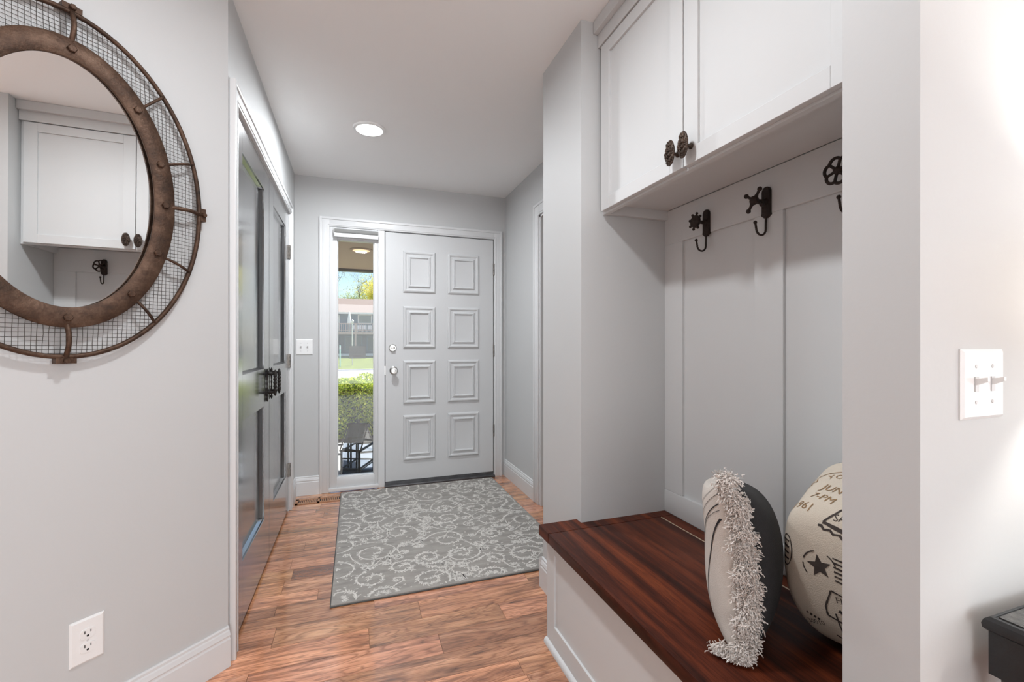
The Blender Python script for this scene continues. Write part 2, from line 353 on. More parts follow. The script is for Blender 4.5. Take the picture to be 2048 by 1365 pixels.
# ------------------------------------------------------------------ entry door (door_1) and sidelight (window_1)
YD = 3.748
d1 = tag(MB().bbox(.2325, 1.1385, YD, YD+.044, .042, 2.0565, .002, 1).build('door_1', 'doorw'), 'white entry door with eight raised square panels', kind='structure')
def panel_mb(x0, x1, z0, z1):
    pr = [(0, 0), (.004, .010), (.012, .015), (.020, .013), (.028, .006), (.040, .005), (.044, .011), (.050, .017), (.056, .016), (.062, .006), (.070, .004)]
    mb = MB(); n = len(pr)
    for d, h in pr: mb.v += [(x0+d, YD-h, z0+d), (x1-d, YD-h, z0+d), (x1-d, YD-h, z1-d), (x0+d, YD-h, z1-d)]
    for i in range(n-1):
        for k in range(4): mb.f.append((i*4+k, i*4+(k+1) % 4, (i+1)*4+(k+1) % 4, (i+1)*4+k))
    b = (n-1)*4; mb.f.append((b, b+1, b+2, b+3)); return mb
for x0, x1 in ((.371, .635), (.738, 1.010)):
    for z0, z1 in ((1.574, 1.915), (1.118, 1.462), (.664, 1.018), (.200, .572)):
        panel_mb(x0, x1, z0, z1).build('raised_panel', 'doorw', d1, angle=25)
kn = MB().lathe([(.033, 0), (.033, -.004), (.026, -.009), (.013, -.012), (.012, -.032), (.022, -.040), (.027, -.050), (.027, -.058), (.022, -.063), (.009, -.064), (.007, -.061), (.001, -.061)], (.2975, YD, .939), 'y', 28)
kn.build('door_knob', 'nickel', d1)
db = MB().lathe([(.031, 0), (.031, -.005), (.026, -.012), (.024, -.014), (.001, -.014)], (.2895, YD, 1.121), 'y', 28).bbox(.2895-.017, .2895+.017, YD-.032, YD-.012, 1.121-.005, 1.121+.006, .003, 2)
db.build('deadbolt_turn', 'nickel', d1)
MB().box(.2262, .2325, YD+.001, YD+.026, .905, .975).build('latch_plate', 'nickel', d1, smooth=False)
MB().box(.2276, .2324, YD+.003, YD+.012, .03, 2.061).build('weatherstrip', 'slot', d1, smooth=False); MB().box(1.1386, 1.1424, YD+.003, YD+.012, .03, 2.061).build('weatherstrip', 'slot', d1, smooth=False); MB().box(.2326, 1.1384, YD+.003, YD+.012, 2.0566, 2.0613).build('weatherstrip', 'slot', d1, smooth=False)
M['hinge'] = mat('aged_hinge', (0.24, 0.22, 0.20), 0.4, 0.9, var=0.3, vscale=60)
hin = None
for z in (1.80, 1.095, .40):
    if hin is None:
        hb = MB().box(1.1385, 1.1445, YD-.004, YD+.002, z-.052, z+.052)
        for k in range(5): hb.lathe([(.0055, 0), (.0062, .001), (.0062, .019), (.0055, .020)], (1.1425, YD-.006, z-.05+k*.0202), 'z', 10)
        hin = hb.build('hinge', 'hinge', d1); hz = z
    else: inst(hin, d1, (0, 0, z-hz))
struct('door_threshold', MB().bbox(.225, 1.147, YD-.035, YD+.06, 0.0, .020, .004, 2).box(.229, 1.142, YD+.004, YD+.04, .018, .042), 'sill')['label'] = 'dark metal threshold under entry door'
# jamb + mullion around door
struct('trim_6', MB().bbox(.176, .2275, YD-.002, YB+.12, 0.0, 2.065, .002, 1).box(1.1425, 1.147, YD+.006, YB+.12, 0, 2.065).box(.2275, 1.145, YD+.006, YB+.12, 2.0615, 2.067), 'trim')
wx0, wx1 = -.185, .176; gx0, gx1, gz0, gz1 = -.1225, .1395, .118, 1.966
wf = MB().bbox(wx0, gx0-.008, YD+.002, YD+.07, .03, 2.065, .003, 2).bbox(gx1+.008, wx1, YD+.002, YD+.07, .03, 2.065, .003, 2).bbox(gx0-.01, gx1+.01, YD+.002, YD+.07, .03, gz0-.008, .003, 2).bbox(gx0-.01, gx1+.01, YD+.002, YD+.07, gz1+.008, 2.065, .003, 2)
win = tag(wf.build('window_1', 'trim'), 'tall narrow sidelight window beside entry door', kind='structure')
mb = MB()
for a in ((gx0-.009, gx0, gz0-.009, gz1+.009), (gx1, gx1+.009, gz0-.009, gz1+.009), (gx0, gx1, gz0-.009, gz0), (gx0, gx1, gz1, gz1+.009)): mb.bbox(a[0], a[1], YD+.012, YD+.06, a[2], a[3], .002, 1)
mb.build('glazing_bead', 'trim', win)
MB().box(gx0-.003, gx1+.003, YD+.034, YD+.040, gz0-.003, gz1+.003).build('pane', 'glass', win, smooth=False)
MB().bbox(wx0-.008, wx1+.004, YD-.016, YD+.01, .006, .034, .004, 2).build('window_sill', 'trim', win)
# roller shade
rs = tag(empty('roller_shade', (0.0135, YD-.015, 1.988)), 'grey roller shade rolled up at top of sidelight', 'blind')
MB().lathe([(.018, 0), (.018, .329)], (-.151, YD-.018, 2.030), 'x', 20).build('shade_roll', 'shade', rs)
MB().bbox(-.149, .177, YD-.040, YD-.028, 1.990, 2.012, .003, 2).build('valance', 'plate', rs)
MB().bbox(-.149, .177, YD-.044, YD-.030, 1.980, 1.992, .003, 2).build('hem_bar', 'trim', rs)
for q in (-.153, .177): MB().box(q, q+.004, YD-.040, YD+.003, 2.005, 2.05).build('bracket', 'plate', rs, smooth=False)
MB().tube([(-.03, YD-.044, 2.012), (-.005, YD-.047, 2.000), (.013, YD-.048, 2.012), (.033, YD-.047, 2.000), (.058, YD-.044, 2.010)], .0012, 6).build('pull_cord', 'plate', rs)
# printed sign stuck on the glass, read from outside
sg = tag(MB().box(-.0435, .0835, YD+.041, YD+.0418, 1.037, 1.138).build('glass_sign', mat('sign_vinyl', (0.16, 0.135, 0.125), 0.6, var=0.08), smooth=False), 'small brown no soliciting sign stuck on sidelight glass', 'sign')
M['ink'] = mat('sign_ink', (0.020, 0.017, 0.016), 0.7, var=0.1); M['redink'] = mat('sign_red_ink', (0.06, 0.012, 0.014), 0.7, var=0.1)
def text_mesh(txt, size):
    cu = bpy.data.curves.new('t', 'FONT'); cu.body = txt; cu.size = size; cu.align_x = 'CENTER'; cu.align_y = 'CENTER'; cu.resolution_u = 2
    o = bpy.data.objects.new('t', cu); COL.objects.link(o)
    dg = bpy.context.evaluated_depsgraph_get(); me = bpy.data.meshes.new_from_object(o.evaluated_get(dg))
    vs = [v.co.copy() for v in me.vertices]; fs = [tuple(p.vertices) for p in me.polygons]
    bpy.data.objects.remove(o, do_unlink=True); bpy.data.curves.remove(cu); bpy.data.meshes.remove(me)
    return vs, fs
for txt, sz, zz, m, nm in (('PLEASE NO', .026, 1.113, 'ink', 'lettering'), ('SOLICITING', .026, 1.083, 'ink', 'lettering')):
    vs, fs = text_mesh(txt, sz); mx = max(abs(v.x) for v in vs); k = .056/mx
    MB().add([(.020-v.x*k, YD+.0405, zz+v.y*1.15) for v in vs], fs).build(nm, m, sg, smooth=False)
MB().box(-.012, .05, YD+.0402, YD+.041, 1.053, 1.061).build('red_line', 'redink', sg, smooth=False)
MB().box(-.0435, .0835, YD+.0402, YD+.041, 1.135, 1.138).box(-.0435, .0835, YD+.0402, YD+.041, 1.037, 1.040).box(-.0435, -.041, YD+.0402, YD+.041, 1.037, 1.138).box(.081, .0835, YD+.0402, YD+.041, 1.037, 1.138).build('sign_border', 'ink', sg, smooth=False)

# ------------------------------------------------------------------ closet double doors
def closet_door(name, y0, y1, label, near):
    xf = XL-.002; xb = XL-.034; z0, z1 = .018, OCT-.010; st = .135 if near else .13
    d = tag(empty(name, (XL-.017, (y0+y1)/2, z0)), label, kind='structure')
    ya, yb = y0+st, y1-st
    MB().bbox(xb, xf, y0, ya, z0, z1, .0015, 1).build('stile', 'closet', d); MB().bbox(xb, xf, yb, y1, z0, z1, .0015, 1).build('stile', 'closet', d)
    for a, b in ((z0, .270), (.838, 1.028), (1.936, z1)): MB().bbox(xb, xf, ya-.001, yb+.001, a, b, .0015, 1).build('rail', 'closet', d)
    for a, b in ((.270, .838), (1.028, 1.936)):
        MB().box(xb+.003, xf-.021, ya-.002, yb+.002, a-.002, b+.002).build('panel', 'closet', d, smooth=False)
        e = .010; m = MB()
        for q in ((ya, yb, a, a, 0, e), (ya, yb, b, b, 0, -e)):
            pass
        v = [(xf-.008, ya, a), (xf-.008, yb, a), (xf-.008, yb, b), (xf-.008, ya, b), (xf-.0205, ya+e, a+e), (xf-.0205, yb-e, a+e), (xf-.0205, yb-e, b-e), (xf-.0205, ya+e, b-e)]
        m.add(v, [(0, 1, 5, 4), (1, 2, 6, 5), (2, 3, 7, 6), (3, 0, 4, 7)]); m.build('panel_bead', 'closet', d, smooth=False)
    ym = y1-.083 if near else y0+.043
    prof_b = [(.001, 0), (.004, .006), (.006, .016), (.003, .024), (.005, .030), (.007, .038), (.0045, .046), (.0035, .06)]
    pb = prof_b+[(.0035+.0012*math.sin(k*1.9), .06+k*.008) for k in range(1, 8)]+[(r, .172-h) for r, h in reversed(prof_b)]
    hd = MB().lathe(pb, (xf+.005, ym, .855), 'z', 10).build('door_pull', 'iron', d)
    g = [(.002, 0), (.0055, .006), (.007, .016), (.009, .020), (.008, .026)]
    pg = g+[(.0085+.0022*math.sin(k*2.0), .026+k*.006) for k in range(1, 14)]+[(r, .136-h) for r, h in reversed(g)]
    MB().lathe(pg, (xf+.042, ym, .884), 'z', 12).build('grip', 'iron', hd)
    for z in (.903, 1.000): MB().lathe([(.010, 0), (.010, .003), (.005, .006), (.007, .012), (.0085, .019), (.006, .026), (.007, .036), (.009, .042)], (xf+.001, ym, z), 'x', 10).build('post', 'iron', hd)
    yh = y0-.004 if near else y1+.004
    for z in (1.788, 1.036, .284):
        m = MB().box(XL-.004, XL+.001, yh-.018, yh+.018, z-.047, z+.047)
        for k in range(5): m.lathe([(.005, 0), (.006, .001), (.006, .0175), (.005, .0185)], (XL+.006, yh, z-.0465+k*.0187), 'z', 10)
        m.build('hinge', 'hinge', d)
    return d
closet_door('door_2', OC0+.010, 2.6905, 'charcoal closet door hinged beside the mirror wall', True)
closet_door('door_3', 2.6945, OC1-.010, 'charcoal closet door hinged beside the entry wall', False)

# ------------------------------------------------------------------ ceiling lights
def can_light(x, y, label, power, glow='can_glow'):
    t = tag(empty('ceiling_light', (x, y, H)), label, 'light')
    MB().lathe([(.094, 0), (.094, -.004), (.090, -.009), (.078, -.011), (.076, -.010), (.076, 0)], (x, y, H), 'z', 48).build('trim_ring', 'plate', t)
    MB().lathe([(.0765, 0), (.0765, -.0085), (.001, -.0088)], (x, y, H), 'z', 48).build('lens', 'lens', t)
    l = area(glow, (x, y, H-.014), (x, y, 0), .15, .15, power, (.92, .962, 1), 'DISK', 175); l.parent = t; l.location = (0, 0, -.014)
    return t
can_light(.083, 2.813, 'round recessed ceiling light near the entry door', 20)
can_light(.083, 1.0, 'round recessed ceiling light above the bench and oval mirror', 13, 'can_glow_offscreen')

# ------------------------------------------------------------------ switch plates and outlet
def plate_mb(mb, w_, h_, t, b=.005):   # local: x across, z up, -y outward
    v = []
    for d, y in ((0, 0), (0, -t*.35), (b, -t)): v += [(-w_/2+d, y, -h_/2+d), (w_/2-d, y, -h_/2+d), (w_/2-d, y, h_/2-d), (-w_/2+d, y, h_/2-d)]
    f = [(i*4+k, i*4+(k+1) % 4, (i+1)*4+(k+1) % 4, (i+1)*4+k) for i in range(2) for k in range(4)]+[(8, 9, 10, 11), (3, 2, 1, 0)]
    return mb.add(v, f)
def switch(loc, rz, label, toggles=True, long=.016):
    t = tag(empty('light_switch', loc, rz), label, 'switch')
    plate_mb(MB(), .118, .118, .006).build('cover_plate', 'plate', t, world=False, smooth=False)
    for x in (-.023, .023):
        MB().box(x-.005, x+.005, -.0075, -.0055, -.0125, .0125).build('toggle_slot', 'toggle', t, world=False, smooth=False)
        m = MB(); a = [(x-.0042, -.006, -.002), (x+.0042, -.006, -.002), (x+.0042, -.006, .009), (x-.0042, -.006, .009), (x-.003, -.006-long, .006), (x+.003, -.006-long, .006), (x+.003, -.006-long, .0125), (x-.003, -.006-long, .0125)]
        m.add(a, [(0, 1, 5, 4), (1, 2, 6, 5), (2, 3, 7, 6), (3, 0, 4, 7), (4, 5, 6, 7)]); m.build('toggle', 'plate', t, world=False, smooth=False)
        for z in (-.030, .030): MB().lathe([(.0033, 0), (.0033, -.0065), (.0025, -.0072), (.0005, -.0072)], (x, 0, z), 'y', 12).build('screw', 'toggle', t, world=False)
    return t
switch((1.0038, YW, 1.087), 0, 'double toggle light switch on the bright wall above black console table')
switch((-.3625, YB, 1.130), 0, 'double light switch between closet doors and sidelight', long=.012)
AZ = PI/2-PH
so = CM-DM*.391
ot = tag(empty('wall_outlet', (so.x, so.y, .3205), AZ), 'white double electrical outlet under the oval mirror', 'outlet')
plate_mb(MB(), .076, .124, .006).build('cover_plate', 'plate', ot, world=False, smooth=False)
for z in (.0195, -.0195):
    m = MB(); n = 24; prf = []
    for k in range(n):
        a = 2*PI*k/n; prf.append((.0165*max(-1, min(1, 1.25*math.cos(a)))*1.0, .0138*max(-1, min(1, 1.1*math.sin(a)))))
    m.v = [(p[0], -.0055, z+p[1]) for p in prf]+[(p[0]*.97, -.0078, z+p[1]*.97) for p in prf]
    m.f = [(k, (k+1) % n, n+(k+1) % n, n+k) for k in range(n)]+[tuple(range(n, 2*n))]
    rc = m.build('receptacle', 'plate', ot, world=False, smooth=False)
    MB().box(-.0078, -.0056, -.0083, -.0075, z+.001, z+.009).box(.0056, .0076, -.0083, -.0075, z+.002, z+.0085).build('slot', 'slot', rc, world=False, smooth=False)
    MB().lathe([(.003, 0), (.003, -.0083), (.0005, -.0083)], (0, 0, z-.006), 'y', 12).build('ground_hole', 'slot', rc, world=False)
MB().lathe([(.0028, 0), (.0028, -.0072), (.0005, -.0072)], (0, 0, 0), 'y', 12).build('screw', 'toggle', ot, world=False)

# ------------------------------------------------------------------ oval mirror on the angled wall
mo = CM-DM*.443; mir = tag(empty('oval_mirror', (mo.x, mo.y, 1.588), AZ), 'oval mirror in a rusty riveted frame with wire mesh border', 'mirror')
NE = 96
def ell(a, b, k, n=NE): t = 2*PI*k/n; return a*math.cos(t), b*math.sin(t)
def eannulus(a0, b0, a1, b1, y0, y1, yb):
    m = MB(); n = NE
    rings = [(a1, b1, yb), (a1, b1, y1+.0015), (a1-.0015, b1-.0015, y1), (a0+.0015, b0+.0015, y1), (a0, b0, y1+.0015), (a0, b0, yb)]
    for a, b, y in rings: m.v += [(*[ell(a, b, k)[0]], y, ell(a, b, k)[1]) for k in range(n)]
    L = len(rings)
    for i in range(L):
        j = (i+1) % L
        for k in range(n): m.f.append((i*n+k, i*n+(k+1) % n, j*n+(k+1) % n, j*n+k))
    return m
eannulus(.201, .335, .2555, .390, 0, -.038, -.031).build('frame_plate', 'rust', mir, world=False, angle=50)
m = MB(); m.v = [(ell(.2045, .3385, k)[0], 0, ell(.2045, .3385, k)[1]) for k in range(NE)]; m.f = [tuple(range(NE))]
mg = m.build('mirror_glass', 'mirror', mir, world=False, smooth=False); mg.location = (0, -.0295, 0); mg.rotation_euler = (R(.41), 0, R(2.1))
m = MB(); n = NE
for y in (-.019, 0): m.v += [(ell(.215, .35, k)[0], y, ell(.215, .35, k)[1]) for k in range(n)]
m.f = [(k, (k+1) % n, n+(k+1) % n, n+k) for k in range(n)]+[tuple(range(n))]
m.build('backing_board', 'black', mir, world=False, smooth=False)
MB().tube([(ell(.334, .468, k)[0], -.024, ell(.334, .468, k)[1]) for k in range(NE)], .0068, 10, closed=True).build('outer_ring', 'rust', mir, world=False, angle=80)
# wire mesh
m = MB(); wr = .0007; sp = .0112
rw = random.Random(3)
def cross(c, A, B): 
    q = 1-(c/A)**2; return B*math.sqrt(q) if q > 0 else None
def seg_wire(fix, vert):
    A, B = (.332, .466) if vert else (.466, .332); a, b = (.252, .386) if vert else (.386, .252)
    o = cross(fix, A, B)
    if o is None: return
    i = cross(fix, a, b); parts = [(-o, o)] if i is None else [(-o, -i), (i, o)]
    for s0, s1 in parts:
        k = max(2, int((s1-s0)/.03)+1); pts = []
        for j in range(k+1):
            t = s0+(s1-s0)*j/k; jit = rw.uniform(-.0009, .0009); x, z = (fix+jit, t) if vert else (t, fix+jit)
            u = math.hypot(x/.334, z/.468); y = -.022-.008*max(0, min(1, (1-u)/.2))
            pts.append((x, y, z))
        m.tube(pts, wr, 4, cap=False)
k = -int(.332/sp)
while k*sp < .332: seg_wire(k*sp, True); k += 1
k = -int(.466/sp)
while k*sp < .466: seg_wire(k*sp, False); k += 1
tag(m.build('wire_mesh', mat('mesh_wire', (.10, .09, .08), .5, .7, var=.2), mir, world=False), kind='stuff')
def hexbolt(mb, x, z, y, r, h, rot):
    v = []; 
    for yy, rr in ((y, r), (y-h*.8, r), (y-h, r*.78)): v += [(x+rr*math.cos(rot+PI/3*k), yy, z+rr*math.sin(rot+PI/3*k)) for k in range(6)]
    f = [(i*6+k, i*6+(k+1) % 6, (i+1)*6+(k+1) % 6, (i+1)*6+k) for i in range(2) for k in range(6)]+[tuple(range(12, 18))]
    return mb.add(v, f)
for q in (0, 20, 47, 88, 133, 160, 180, 203, 230, 270, 308, 335):
    t = R(q); c, s = math.cos(t), math.sin(t); card = q in (0, 88, 180, 270)
    hexbolt(MB(), .2285*c, .3625*s, -.037, .0105, .009, q).build('bolt', 'rust', mir, world=False, angle=20)
    pts = []
    for j in range(9):
        f = j/8; a = .250+(.336-.250)*f; b = .384+(.470-.384)*f
        pts.append((a*c, -.033-.016*math.sin(PI*min(1, f*1.05))*(1 if card else .6)+.006*f, b*s))
    MB().tube(pts, .0062 if card else .0042, 8).build('spoke', 'rust', mir, world=False, angle=80)
    if card:
        cl = MB(); ax, bz = .345*c, .479*s
        tx, tz = (-s, c); nx, nz = c, s
        wdt, dep = .021, .0075
        base = [(-wdt, -dep), (wdt, -dep), (wdt, dep), (-wdt, dep)]
        v = [(ax+a_*tx+b_*nx, y, bz+a_*tz+b_*nz) for y in (-.004, -.030) for a_, b_ in base]
        cl.add(v, [(0, 1, 2, 3), (4, 5, 6, 7), (0, 1, 5, 4), (1, 2, 6, 5), (2, 3, 7, 6), (3, 0, 4, 7)])
        co = cl.build('clamp', 'rust', mir, world=False, smooth=False)
        hexbolt(MB(), ax, bz, -.030, .008, .010, .3).build('clamp_bolt', 'rust', co, world=False, angle=20)

# ------------------------------------------------------------------ upper cabinet
cabt = tag(empty('wall_cabinet', (1.09, 1.08, 1.675)), 'white two-door shaker cabinet mounted above the bench niche', 'cabinet')
MB().box(.944, 1.2545, YN-.002-.018, YN-.002, 1.675, H-.001).build('side_panel', 'cab', cabt, smooth=False)
MB().box(.944, 1.2545, YI+.002, YI+.020, 1.675, H-.001).build('side_panel', 'cab', cabt, smooth=False)
MB().box(.950, 1.2425, YI+.02, YN-.02, 1.713, 1.729).build('bottom_panel', 'cab', cabt, smooth=False)
MB().box(.9435, .962, YI+.031, YN-.031, 1.6735, 1.720).box(.9435, .962, YI+.031, YN-.031, 2.32, H-.0015).box(.943, .9625, YN-.031, YN-.0015, 1.673, H-.0005).box(.943, .9625, YI+.0015, YI+.031, 1.673, H-.0005).build('face_frame', 'cab', cabt, smooth=False)
MB().bbox(.9195, .944, YI+.002, YN-.002, 2.3395, H-.001, .001, 1).build('top_filler', 'cab', cabt)
MB().bbox(.8985, .9195, YI+.002, YN-.002, 2.391, H-.001, .001, 1).build('crown_board', 'cab', cabt)
def shaker(y0, y1, z0, z1, x, parent, fr=.058, name='door'):
    t = .020; d = MB()
    d.bbox(x, x+t, y0, y0+fr, z0, z1, .001, 1).bbox(x, x+t, y1-fr, y1, z0, z1, .001, 1).bbox(x+.0001, x+t, y0+fr, y1-fr, z0, z0+fr-.010, .001, 1).bbox(x+.0001, x+t, y0+fr, y1-fr, z1-fr+.010, z1, .001, 1)
    o = d.build(name, 'cab', parent); MB().box(x+.009, x+t, y0+fr-.002, y1-fr+.002, z0+.046, z1-.046).build('panel', 'cab', o, smooth=False)
    return o
def cab_knob(y, z, par):
    x = .924; m = MB()
    m.lathe([(.0085, 0), (.0085, -.004), (.005, -.007), (.005, -.020), (.008, -.026)], (x, y, z), 'x', 14)
    m.ball((x-.030, y, z), 1, 24, 14, (.0075, .0205, .0385))
    rr = random.Random(5)
    for k in range(70):
        a = rr.uniform(0, 2*PI); q = math.sqrt(rr.uniform(0, .85)); yy, zz = q*.0185*math.cos(a), q*.035*math.sin(a)
        dd = .0075*math.sqrt(max(0, 1-q*q)); m.ball((x-.030-dd, y+yy, z+zz), rr.uniform(.0022, .0042), 6, 4, (1.3, 1, rr.uniform(.8, 1.8)))
    for k in range(26):
        a = 2*PI*k/26; m.ball((x-.031, y+.0195*math.cos(a), z+.037*math.sin(a)), .0024, 6, 4)
    return m.build('knob', 'bronze', par, angle=60)
da = shaker(1.0975, 1.568, 1.681, 2.335, .924, cabt); cab_knob(1.117, 1.728, da)
db_ = shaker(.598, 1.0935, 1.681, 2.335, .924, cabt); cab_knob(1.060, 1.730, db_)

# ------------------------------------------------------------------ hooks
def hook(y, kind, label):
    t = tag(empty('coat_hook', (1.243, y, 1.605)), label, 'hook', 'valve hooks in the bench niche'); X = 1.243
    poly = []; w_ = .0155
    for k in range(9): a = PI*k/8; poly.append((w_*math.cos(a), 1.640+w_*math.sin(a)))
    poly += [(-w_, 1.572), (-w_-.0015, 1.565), (-.006, 1.556), (.006, 1.556), (w_+.0015, 1.565), (w_, 1.572)]
    m = MB(); n = len(poly)
    for x, sc in ((X, 1), (X-.007, 1), (X-.010, .85)): m.v += [(x, y+p*sc, 1.606+(z-1.606)*(1 if sc == 1 else .97)) for p, z in poly]
    m.f = [(i*n+k, i*n+(k+1) % n, (i+1)*n+(k+1) % n, (i+1)*n+k) for i in range(2) for k in range(n)]+[tuple(range(2*n, 3*n)), tuple(reversed(range(n)))]
    m.build('backplate', 'hookiron', t)
    pts = [(X-.006, y, 1.562), (X-.007, y, 1.530)]
    for k in range(0, 9): a = PI*k/9; pts.append((X-.007-.020+.020*math.cos(a), y, 1.520-.020*math.sin(a)))
    pts += [(X-.050, y, 1.535)]
    MB().tube(pts, .0033, 8).ball((X-.051, y, 1.538), .0058).build('hook_prong', 'hookiron', t, angle=80)
    xs = X-.010; xe = X-.054; zc = 1.607
    MB().lathe([(.011, 0), (.010, -.004), (.0065, -.010), (.0062, -.030), (.009, -.040), (.009, xe-xs)], (xs, y, zc), 'x', 12).build('stem', 'hookiron', t)
    m = MB()
    if kind == 'gear':
        m.lathe([(.0225, .003), (.023, 0), (.022, -.006), (.012, -.007), (.006, -.009), (.001, -.009)], (xe, y, zc), 'x', 24)
        for k in range(8): a = 2*PI*k/8+.3; m.tube([(xe-.002, y+.018*math.cos(a), zc+.018*math.sin(a)), (xe-.002, y+.026*math.cos(a), zc+.026*math.sin(a))], .0035, 6); m.ball((xe-.002, y+.0285*math.cos(a), zc+.0285*math.sin(a)), .0052, 8, 6)
    elif kind == 'cross':
        m.lathe([(.013, .004), (.015, 0), (.0135, -.007), (.008, -.011), (.001, -.012)], (xe, y, zc), 'x', 20)
        for k in range(4): a = PI/2*k+PI/5; m.tube([(xe-.002, y+.010*math.cos(a), zc+.010*math.sin(a)), (xe-.002, y+.022*math.cos(a), zc+.022*math.sin(a)), (xe-.002, y+.033*math.cos(a), zc+.033*math.sin(a))], [.0065, .004, .0045], 8); m.ball((xe-.002, y+.036*math.cos(a), zc+.036*math.sin(a)), .0075, 10, 8)
    else:
        m.lathe([(.010, .004), (.011, 0), (.010, -.006), (.005, -.009), (.001, -.009)], (xe, y, zc), 'x', 16)
        n = 60
        rim = [(xe-.002, y+(.0285+.0062*abs(math.cos(3*(2*PI*k/n-.25)))**.7)*math.cos(2*PI*k/n), zc+(.0285+.0062*abs(math.cos(3*(2*PI*k/n-.25)))**.7)*math.sin(2*PI*k/n)) for k in range(n)]
        m.tube(rim, .0042, 8, closed=True)
        for k in range(6): a = PI/3*k+.25+PI/6; m.tube([(xe-.002, y+.008*math.cos(a), zc+.008*math.sin(a)), (xe-.002, y+.0285*math.cos(a), zc+.0285*math.sin(a))], .0038, 8)
    m.build('valve_wheel', 'hookiron', t, angle=60)
    return t
hook(1.342, 'gear', 'dark iron coat hook with a small knobbed gear wheel')
hook(1.083, 'cross', 'dark iron coat hook with a four-armed faucet handle')
hook(.824, 'flower', 'dark iron coat hook with an open flower-shaped valve wheel')

# ------------------------------------------------------------------ storage bench
bt = tag(empty('storage_bench', (.97, 1.07, 0)), 'white panelled bench base built into the niche', 'bench')
ZS = .4466; TS = .037; zt = ZS-TS; y0b, y1b = .545, 1.601
MB().box(.716, 1.2405, YI+.002, YN-.002, .02, zt).box(.716, XP-.0155, y0b+.002, YI+.002, .02, zt).box(.716, XP-.0155, YN-.002, y1b-.002, .02, zt).build('carcass', 'cab', bt, smooth=False)
MB().bbox(.704, .7165, y1b-.066, y1b, .0, zt, .001, 1).build('stile', 'cab', bt); MB().bbox(.704, .7165, y0b, y0b+.066, .0, zt, .001, 1).build('stile', 'cab', bt)
MB().bbox(.7041, .7165, y0b+.066, y1b-.066, .0, .093, .001, 1).build('bottom_rail', 'cab', bt); MB().bbox(.7041, .7165, y0b+.066, y1b-.066, zt-.047, zt, .001, 1).build('top_rail', 'cab', bt)
MB().box(.712, .7165, y0b+.06, y1b-.06, .09, zt-.04).build('front_panel', 'cab', bt, smooth=False)
sh = [(0, 0), (.013, 0), (.013, .008), (.010, .015), (.005, .019), (0, .020)]
MB().sweep(sh, (.704, y0b), (.704, y1b), (-1, 0)).build('shoe_moulding', 'cab', bt)
tp = tag(empty('bench_top', (.96, 1.07, zt)), 'dark red mahogany bench seat with hinged lid', 'bench top')
yl0 = .600; yl1 = 1.5345
MB().bbox(.680, 1.179, yl0, yl1, zt, ZS, .0022, 2).build('lid', 'bench', tp)
e = MB(); g = .0008
e.add([], [])
poly = [(.680, 1.5362), (1.2405, 1.5362), (1.2405, YN-g), (XP-g, YN-g), (XP-g, 1.624), (.680, 1.624)]
e.prism(poly, zt, ZS); e.build('end_strip', 'bench', tp, smooth=False)
poly = [(.680, .52), (XP-g, .52), (XP-g, YI+g), (1.2405, YI+g), (1.2405, yl0-.0015), (.680, yl0-.0015)]
MB().prism(poly, zt, ZS).build('end_strip', 'bench', tp, smooth=False)
MB().bbox(1.1835, 1.2405, yl0, yl1, zt, ZS, .0015, 1).build('rear_strip', 'bench', tp)
MB().box(1.1795, 1.1830, yl0+.01, yl1-.005, zt, ZS+.0004).build('hinge_line', mat('hinge_brass', (.62, .52, .38), .4, .2, var=.1), tp, smooth=False)

# ------------------------------------------------------------------ cushions
M['linen'] = mat('cream_linen', (.60, .55, .50), .9, bump=.35, bscale=500, var=.07, vscale=5)
M['charc'] = mat('charcoal_linen', (.022, .021, .022), .9, bump=.3, bscale=400, var=.2, vscale=8)
M['stripe'] = mat('black_stripe', (.020, .018, .020), .9, var=.1)
def tuft_mat():
    m = leaf_mat('tufted_yarn', (.74, .66, .60), (.95, .92, .89), .3); return m
M['tuft'] = tuft_mat()
def pil(u, v, w_, h_, t, ex=.42):
    a = max(0, (1-abs(u)**2.6))*max(0, (1-abs(v)**2.6)); y = t/2*a**ex
    k = 1-.07*(1-abs(v)**2)*abs(u)**3; kz = 1-.07*(1-abs(u)**2)*abs(v)**3
    return u*w_/2*k, y, v*h_/2*kz*(1-.52*max(0, v)*(u+1)/2)
def warp(v): return .026*max(0, v)**1.6-.016*(1-v*v)
def pillow_side(w_, h_, t, sgn, n=36):
    m = MB()
    for j in range(n+1):
        for i in range(n+1):
            u = math.sin((-1+2*i/n)*PI/2); v = math.sin((-1+2*j/n)*PI/2); x, y, z = pil(u, v, w_, h_, t); m.v.append((x, sgn*y+warp(v), z))
    for j in range(n):
        for i in range(n): a = j*(n+1)+i; m.f.append((a, a+1, a+n+2, a+n+1))
    return m
W1, H1, T1 = .405, .400, .176
cu1 = tag(empty('throw_pillow', (.941, .919, ZS+.004), R(47)), 'cream striped throw pillow with shaggy fringe and black back', 'pillow')
def up(mb, dz): mb.v = [(x, y, z+dz) for x, y, z in mb.v]; return mb
up(pillow_side(W1, H1, T1, 1), H1/2).build('front_cover', 'linen', cu1, world=False)['label'] = 'cream front with thin black stripes'
up(pillow_side(W1, H1, T1, -1), H1/2).build('back_cover', 'charc', cu1, world=False)['label'] = 'plain black back'
